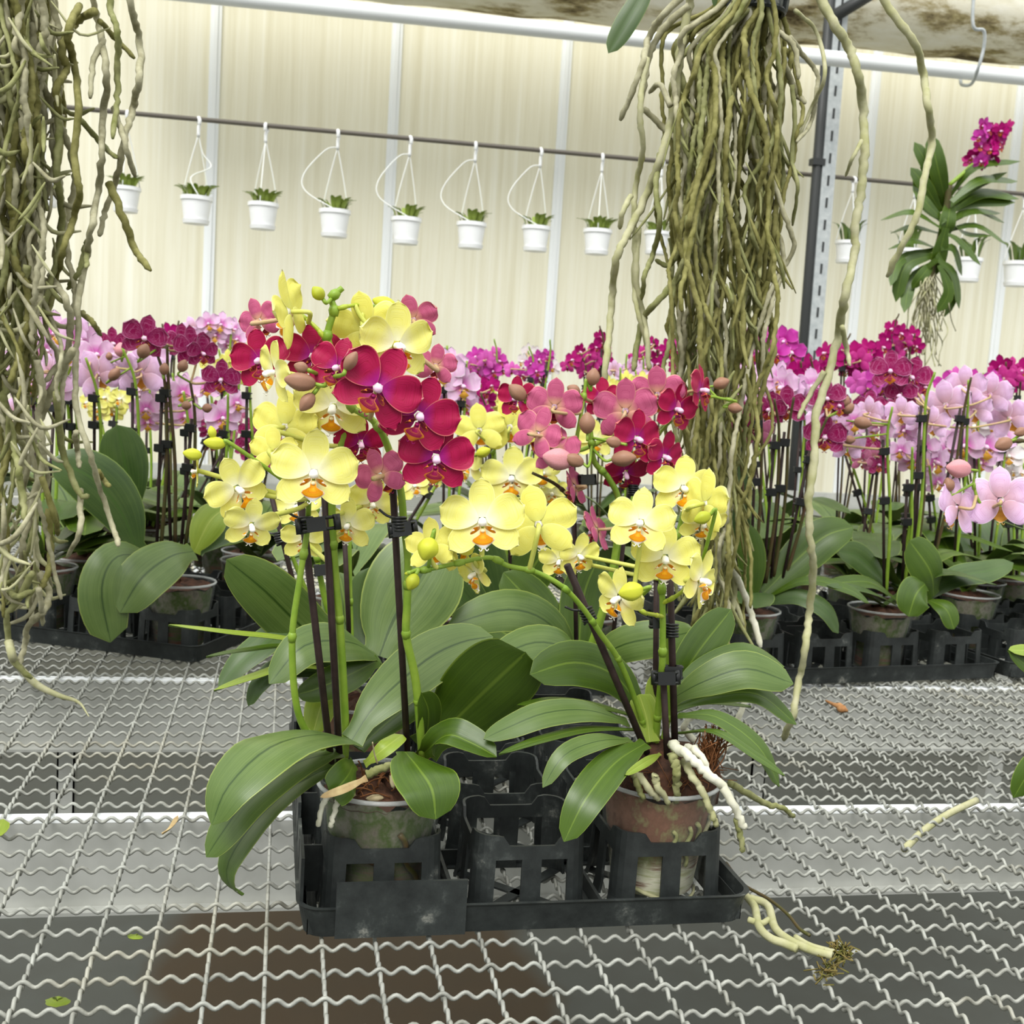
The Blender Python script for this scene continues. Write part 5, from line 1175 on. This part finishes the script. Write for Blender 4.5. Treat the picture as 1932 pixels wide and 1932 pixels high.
for px, rr, mt in (
    ([(1420, -40), (1413, 30), (1410, 120), (1406, 200), (1403, 270), (1400, 292)], .0052, 'root_white'),
    ([(1310, -40), (1300, 10), (1285, 90), (1275, 170), (1262, 240), (1246, 300), (1222, 360), (1200, 410), (1180, 450), (1162, 490), (1155, 550), (1150, 620), (1142, 700), (1140, 760)], .0044, 'root_pale'),
    ([(1290, -10), (1250, 30), (1225, 70), (1212, 120), (1190, 180), (1170, 228)], .0036, 'root_grey'), ([(1300, 10), (1260, 45), (1230, 90), (1216, 150), (1205, 235)], .0038, 'root_grey'),
    ([(1222, 110), (1212, 160), (1208, 210), (1213, 280), (1202, 340), (1196, 400), (1198, 470), (1196, 540), (1206, 600), (1222, 660)], .0032, 'root_pale'),
    ([(1535, -30), (1570, 40), (1602, 90), (1618, 140), (1628, 200), (1630, 280), (1626, 350), (1614, 420), (1612, 480), (1594, 560), (1582, 630), (1566, 700), (1540, 790), (1536, 870), (1526, 950), (1530, 1030), (1535, 1080), (1526, 1160), (1520, 1220), (1508, 1280), (1495, 1350), (1478, 1395)], .0048, 'root_pale'),
    ([(1650, -40), (1680, 20), (1725, 80), (1742, 140), (1750, 200), (1758, 265), (1745, 330), (1732, 400), (1705, 460), (1672, 522)], .0042, 'root_pale'),
    ([(1588, 615), (1598, 660), (1604, 690)], .0028, 'root_pale'), ([(1556, 700), (1528, 745), (1505, 790)], .0028, 'root_pale'), ([(1626, 265), (1608, 300), (1596, 332)], .0022, 'root_pale'),
    ([(1500, 20), (1540, 60), (1556, 140), (1530, 205), (1500, 275)], .0022, 'root_pale'), ([(1490, 70), (1520, 110), (1542, 140), (1538, 190), (1528, 235), (1503, 268)], .0026, 'root_grey'),
    ([(1470, 60), (1500, 90), (1506, 150)], .003, 'root_grey'), ([(1480, 120), (1500, 170), (1520, 195)], .0034, 'root_grey'), ([(1495, 160), (1500, 230), (1494, 300), (1505, 350), (1495, 425)], .0024, 'root_green'),
    ([(1460, 60), (1470, 130), (1470, 250), (1478, 330), (1470, 440)], .003, 'root_green'), ([(1440, 430), (1438, 480), (1425, 540)], .003, 'root_green'),
    ([(1265, 200), (1245, 160), (1225, 175)], .003, 'root_grey'), ([(1215, 205), (1250, 240), (1275, 262), (1290, 300)], .0032, 'root_grey'), ([(1190, 370), (1175, 400), (1170, 432)], .003, 'root_pale'),
    ([(1245, 290), (1238, 360), (1245, 420), (1232, 480), (1216, 520), (1212, 565)], .003, 'root_green'), ([(1290, 460), (1262, 500), (1236, 490)], .003, 'root_green'),
    ([(1285, 520), (1240, 570), (1215, 600), (1200, 660), (1196, 700)], .0036, 'root_green'), ([(1205, 430), (1200, 520), (1212, 590), (1222, 640), (1225, 700)], .0036, 'root_pale'),
    ([(1342, 700), (1340, 820), (1350, 930), (1372, 1040), (1400, 1110), (1418, 1160), (1436, 1222)], .0042, 'root_white'), ([(1350, 900), (1352, 1000), (1378, 1110), (1405, 1180)], .003, 'root_pale'),
    ([(1360, 950), (1380, 1040), (1385, 1120), (1374, 1200)], .0034, 'root_pale')):
    root(vm, [(x, y, YW2 + rnd.uniform(-.03, .015)) for x, y in px], rr, mt, .22)
for k in range(72):
    x0 = rnd.uniform(1262, 1492); y0 = rnd.choice([20, 40, 60, rnd.uniform(60, 500)]); y1 = min(1225, y0 + rnd.uniform(400, 1150))
    dr = lambda y, x0=x0: 1340 + (x0 - 1360) * max(.28, 1 - max(0, y - 300) / 620) + max(0, y - 900) * .02
    Yk = YW2 + rnd.uniform(-.045, .045); wk = walk(x0, y0, y1, Yk, dr, 8)
    if y0 < 70: wk = [(1425 + (x0 - 1390) * .35, -20, Yk), (1415 + (x0 - 1390) * .62, y0 * .5 + 8, Yk)] + wk[1:]
    root(vm, wk, r2 * rnd.uniform(.7, 1.15), rnd.choice(['root_olive', 'root_olive', 'root_green', 'root_green', 'root_grey']))
mb = [MB(), MB()]
for k in range(420):
    y = rnd.uniform(60, 1190); wd = 100 if y < 380 else max(34, 100 - (y - 380) * .13); x = 1370 - max(0, y - 300) * .03 + rnd.uniform(-wd, wd); Y = YW2 + rnd.uniform(-.05, .05); a = rnd.gauss(0, .35); L_ = rnd.uniform(50, 130)
    pts = cr([P(x, y, Y), P(x + L_ * .5 * math.sin(a) + rnd.gauss(0, 5), y + L_ * .5, Y + rnd.gauss(0, .008)), P(x + L_ * math.sin(a), y + L_ * .95, Y + rnd.gauss(0, .012))], 4)
    rk = r2 * rnd.uniform(.4, .85); nk = len(pts) - 1
    mb[k % 2].tube(pts, [rk * (1 - .6 * abs(2 * i / nk - 1) ** 2) for i in range(nk + 1)], 6)
for b_, mt in zip(mb, ('root_olive', 'root_green')): tag(b_.build('root_tangle', mt, vm), None, kind='stuff')

# leafy hanging orchid with pink spike at upper right
YX = 2.7
vx = thing('hanging_orchid', P(1760, 500, YX), 'leafy hanging orchid with a dense purple pink flower spike at upper right', 'hanging orchid')
sx_ = [P(1752, 540, YX), P(1768, 470, YX), P(1785, 400, YX), P(1790, 350, YX)]
MB().tube(cr(sx_, 6), 6 * mpp(sx_[0]), 8).build('stem', 'stem_dark', vx)
for px, w, n in (([(1785, 385), (1770, 320), (1755, 252)], 34, 'cl'), ([(1780, 370), (1750, 310), (1725, 268)], 26, 'cl'), ([(1775, 400), (1745, 350), (1718, 316)], 26, 'cl'), ([(1792, 370), (1840, 315), (1925, 304)], 20, 'cu'),
    ([(1795, 380), (1850, 340), (1920, 342)], 24, 'cu'), ([(1792, 400), (1850, 365), (1922, 375)], 30, 'cu'), ([(1790, 400), (1840, 380), (1915, 382)], 24, 'c'), ([(1775, 430), (1720, 400), (1662, 415)], 20, 'cu'), ([(1772, 440), (1720, 428), (1680, 440)], 16, 'cu'),
    ([(1780, 430), (1830, 400), (1888, 402)], 18, 'cu'), ([(1775, 440), (1840, 425), (1900, 462)], 18, 'cu'), ([(1770, 480), (1710, 500), (1690, 570)], 28, 'cl'), ([(1765, 490), (1740, 520), (1720, 545)], 22, 'c'), ([(1770, 490), (1800, 520), (1810, 582)], 26, 'cr'),
    ([(1768, 480), (1795, 540), (1782, 598)], 30, 'c'), ([(1775, 470), (1800, 470), (1815, 520)], 20, 'cr'), ([(1765, 470), (1700, 490), (1680, 540)], 20, 'cl'), ([(1785, 420), (1750, 385), (1722, 350)], 22, 'c'), ([(1788, 410), (1820, 440), (1870, 445)], 16, 'cu'), ([(1785, 395), (1765, 340), (1738, 300)], 30, 'cl'), ([(1782, 420), (1745, 380), (1728, 320)], 26, 'cl'), ([(1790, 420), (1835, 395), (1895, 420)], 22, 'cu'), ([(1785, 440), (1810, 455), (1850, 500)], 18, 'cr'),
    ([(1770, 470), (1725, 455), (1676, 470)], 16, 'cu'), ([(1768, 490), (1720, 530), (1706, 590)], 24, 'cl'), ([(1772, 500), (1790, 550), (1768, 590)], 24, 'c'), ([(1785, 430), (1775, 470), (1765, 520)], 34, 'c'), ([(1795, 370), (1788, 420), (1775, 470)], 34, 'c'), ([(1790, 390), (1830, 355), (1900, 325)], 24, 'cu')):
    put_leaf(vx, [(x, y, YX + rnd.uniform(-.03, .03)) for x, y in px], w, n, None, 'leaf_dark', nu=8, nv=4)
MB().tube(cr([P(1790, 350, YX), P(1825, 320, YX), P(1860, 285, YX), P(1880, 240, YX)], 5), 4 * mpp(sx_[0]), 6).build('flower_stem', 'stem_green', vx)
for k in range(34):
    t = k / 33; x = 1852 + 28 * t + max(-22, min(22, rnd.gauss(0, 15))); y = 304 - 66 * t + rnd.gauss(0, 6)
    p = P(x, y, YX + rnd.uniform(-.03, .02)); put_flower(vx, p, 17 * mpp(p), 'crimson' if k % 3 else 'magenta', rnd.uniform(-70, 70), rnd.uniform(-30, 30), rnd.uniform(-40, 40), False)
for k in range(46):
    x0 = rnd.gauss(1752, 16); pts = [(x0 * .4 + 1752 * .6, 515, YX)]
    x, y = pts[0][:2]; y1 = rnd.uniform(580, 690); tx = rnd.gauss(1748, 24)
    while y < y1: x += (tx - x) * .3 + rnd.gauss(0, 5); y += 22; pts.append((x, y, YX + rnd.gauss(0, .02)))
    sp = cr([P(*q) for q in pts], 4); MB().tube(sp, .0016, 4).build('root', 'root_grey' if k % 2 else 'root_pale', vx)

# ------------------------------------------------------------------ bits lying on the mesh
zr = .0075
rp = thing('fallen_root', PZ(1500, 1780, 0), 'branching pale root with a mossy end on the mesh beside the front tray', 'root')
for px, r_, mt in (([(1408, 1690), (1424, 1712), (1432, 1748), (1454, 1770), (1480, 1780), (1504, 1790)], .0036, 'root_pale'), ([(1414, 1694), (1448, 1708), (1462, 1750), (1492, 1775), (1530, 1792), (1570, 1803)], .0036, 'root_pale'), ([(1412, 1735), (1436, 1742), (1450, 1735)], .0028, 'root_pale'), ([(1500, 1768), (1530, 1785), (1574, 1797)], .0028, 'root_pale')):
    MB().tube(cr([PZ(x, y, zr) for x, y in px], 7), r_ * .8, 7).build('root', mt, rp)
MB().tube(cr([PZ(x, y, zr) for x, y in [(1370, 1628), (1402, 1668), (1450, 1696), (1486, 1725), (1508, 1752), (1528, 1765)]], 6), .0012, 6).build('root', 'stem_dark', rp)
mb = MB(); q = PZ(1588, 1797, zr)
for k in range(120):
    a = q + V((rnd.gauss(0, .0032), rnd.gauss(0, .0036), rnd.gauss(.001, .002))); mb.tube([a, a + V((rnd.gauss(0, .0025), rnd.gauss(0, .0025), rnd.gauss(0, .0025)))], .0006, 3)
for k in range(60):
    t = rnd.random(); a = PZ(1580 - 28 * t, 1815 + 25 * t, zr) + V((rnd.gauss(0, .0025), rnd.gauss(0, .0025), rnd.gauss(0, .002))); mb.tube([a, a + V((rnd.gauss(0, .004), rnd.gauss(0, .004), rnd.gauss(0, .003)))], .0006, 3)
tag(mb.build('moss_tuft', 'moss', rp), None, kind='stuff')
tag(MB().tube(cr([PZ(1706, 1602, -.004), PZ(1745, 1565, -.003), PZ(1790, 1535, .002), PZ(1842, 1510, .006)], 6), .0033, 7).build('root_piece', 'root_pale'), 'straight pale green root piece stuck through the mesh at right', 'root')
mb = MB(); mb.tube(cr([PZ(1558, 1322, .006), PZ(1575, 1330, .007), PZ(1592, 1334, .007)], 5), [.0012, .0015, .0018, .002, .002, .0026, .003, .004, .004, .003, .002], 7)
mb.blob(PZ(1590, 1338, .008), (.006, .005, .004), n=9, jit=.3)
tag(mb.build('dried_flower', 'dry_brown'), 'dried brown flower lying on the mesh left of the right tray', 'dried flower')
def flat_leaf(px, w, mat, lb, z, nm='fallen_leaf'):
    pts = [PZ(x, y, z + dz) for x, y, dz in px]
    o = leaf_mesh(pts, w, V((0, 0, 1)), V((.1, 0, 1)), nu=8, nv=4).build(nm, [mat, mat]); return tag(o, lb, 'leaf')
flat_leaf([(240, 1868, 0), (255, 1864, .002), (272, 1870, 0)], .010, 'leaf_young', 'small yellow green leaf seen through the wire above the slip of pale plastic', -.0) if False else None
flat_leaf([(93, 1884, -.3), (108, 1890, -.298), (124, 1882, -.3)], .022, 'leaf_young', 'small yellow green leaf fallen below the mesh at lower left', -.0)
flat_leaf([(243, 1764, -.004), (256, 1767, -.003), (268, 1766, -.004)], .008, 'leaf_young', 'tiny yellow leaf caught under a wire left of the front tray', .0)
flat_leaf([(305, 1572, .004), (322, 1560, .007), (336, 1538, .005)], .004, 'dry_leaf', 'dry curled leaf scrap on the mesh left of the drooping leaves', .0)
p = PZ(3, 1570, .006); 
flat_leaf([(-40, 1585, .006), (-10, 1575, .012), (6, 1545, .008)], .014, 'leaf_young', 'edge of a yellow green leaf at the far left edge of the mesh', .0)

# ------------------------------------------------------------------ light
w = bpy.data.worlds.new('sky'); bpy.context.scene.world = w; w.use_nodes = True
nt = w.node_tree; bgn = nt.nodes['Background']
tc = nt.nodes.new('ShaderNodeTexCoord'); sp = nt.nodes.new('ShaderNodeSeparateXYZ'); mr = nt.nodes.new('ShaderNodeMapRange')
nt.links.new(tc.outputs['Generated'], sp.inputs[0]); nt.links.new(sp.outputs[2], mr.inputs[0])
mr.inputs[1].default_value = -.05; mr.inputs[2].default_value = .75; mr.inputs[3].default_value = .42; mr.inputs[4].default_value = 1.45
nt.links.new(mr.outputs[0], bgn.inputs[1]); bgn.inputs[0].default_value = (.98, 1.0, .97, 1)
def sun(rx, rz, e, ang, col=(1, .99, .96)):
    l = bpy.data.lights.new('sun', 'SUN'); l.energy = e; l.angle = math.radians(ang); l.color = col
    o = bpy.data.objects.new('sun', l); C.objects.link(o); o.rotation_euler = (math.radians(rx), 0, math.radians(rz)); return o
sun(38, -28, 2.2, 30)
sc = bpy.context.scene
sc.view_settings.view_transform = 'Standard'; sc.view_settings.look = 'None'; sc.view_settings.gamma = 1; sc.view_settings.use_curve_mapping = False
sc.view_settings.exposure = .36
for o in C.objects:
    if o.get('_t') is not None: del o['_t']
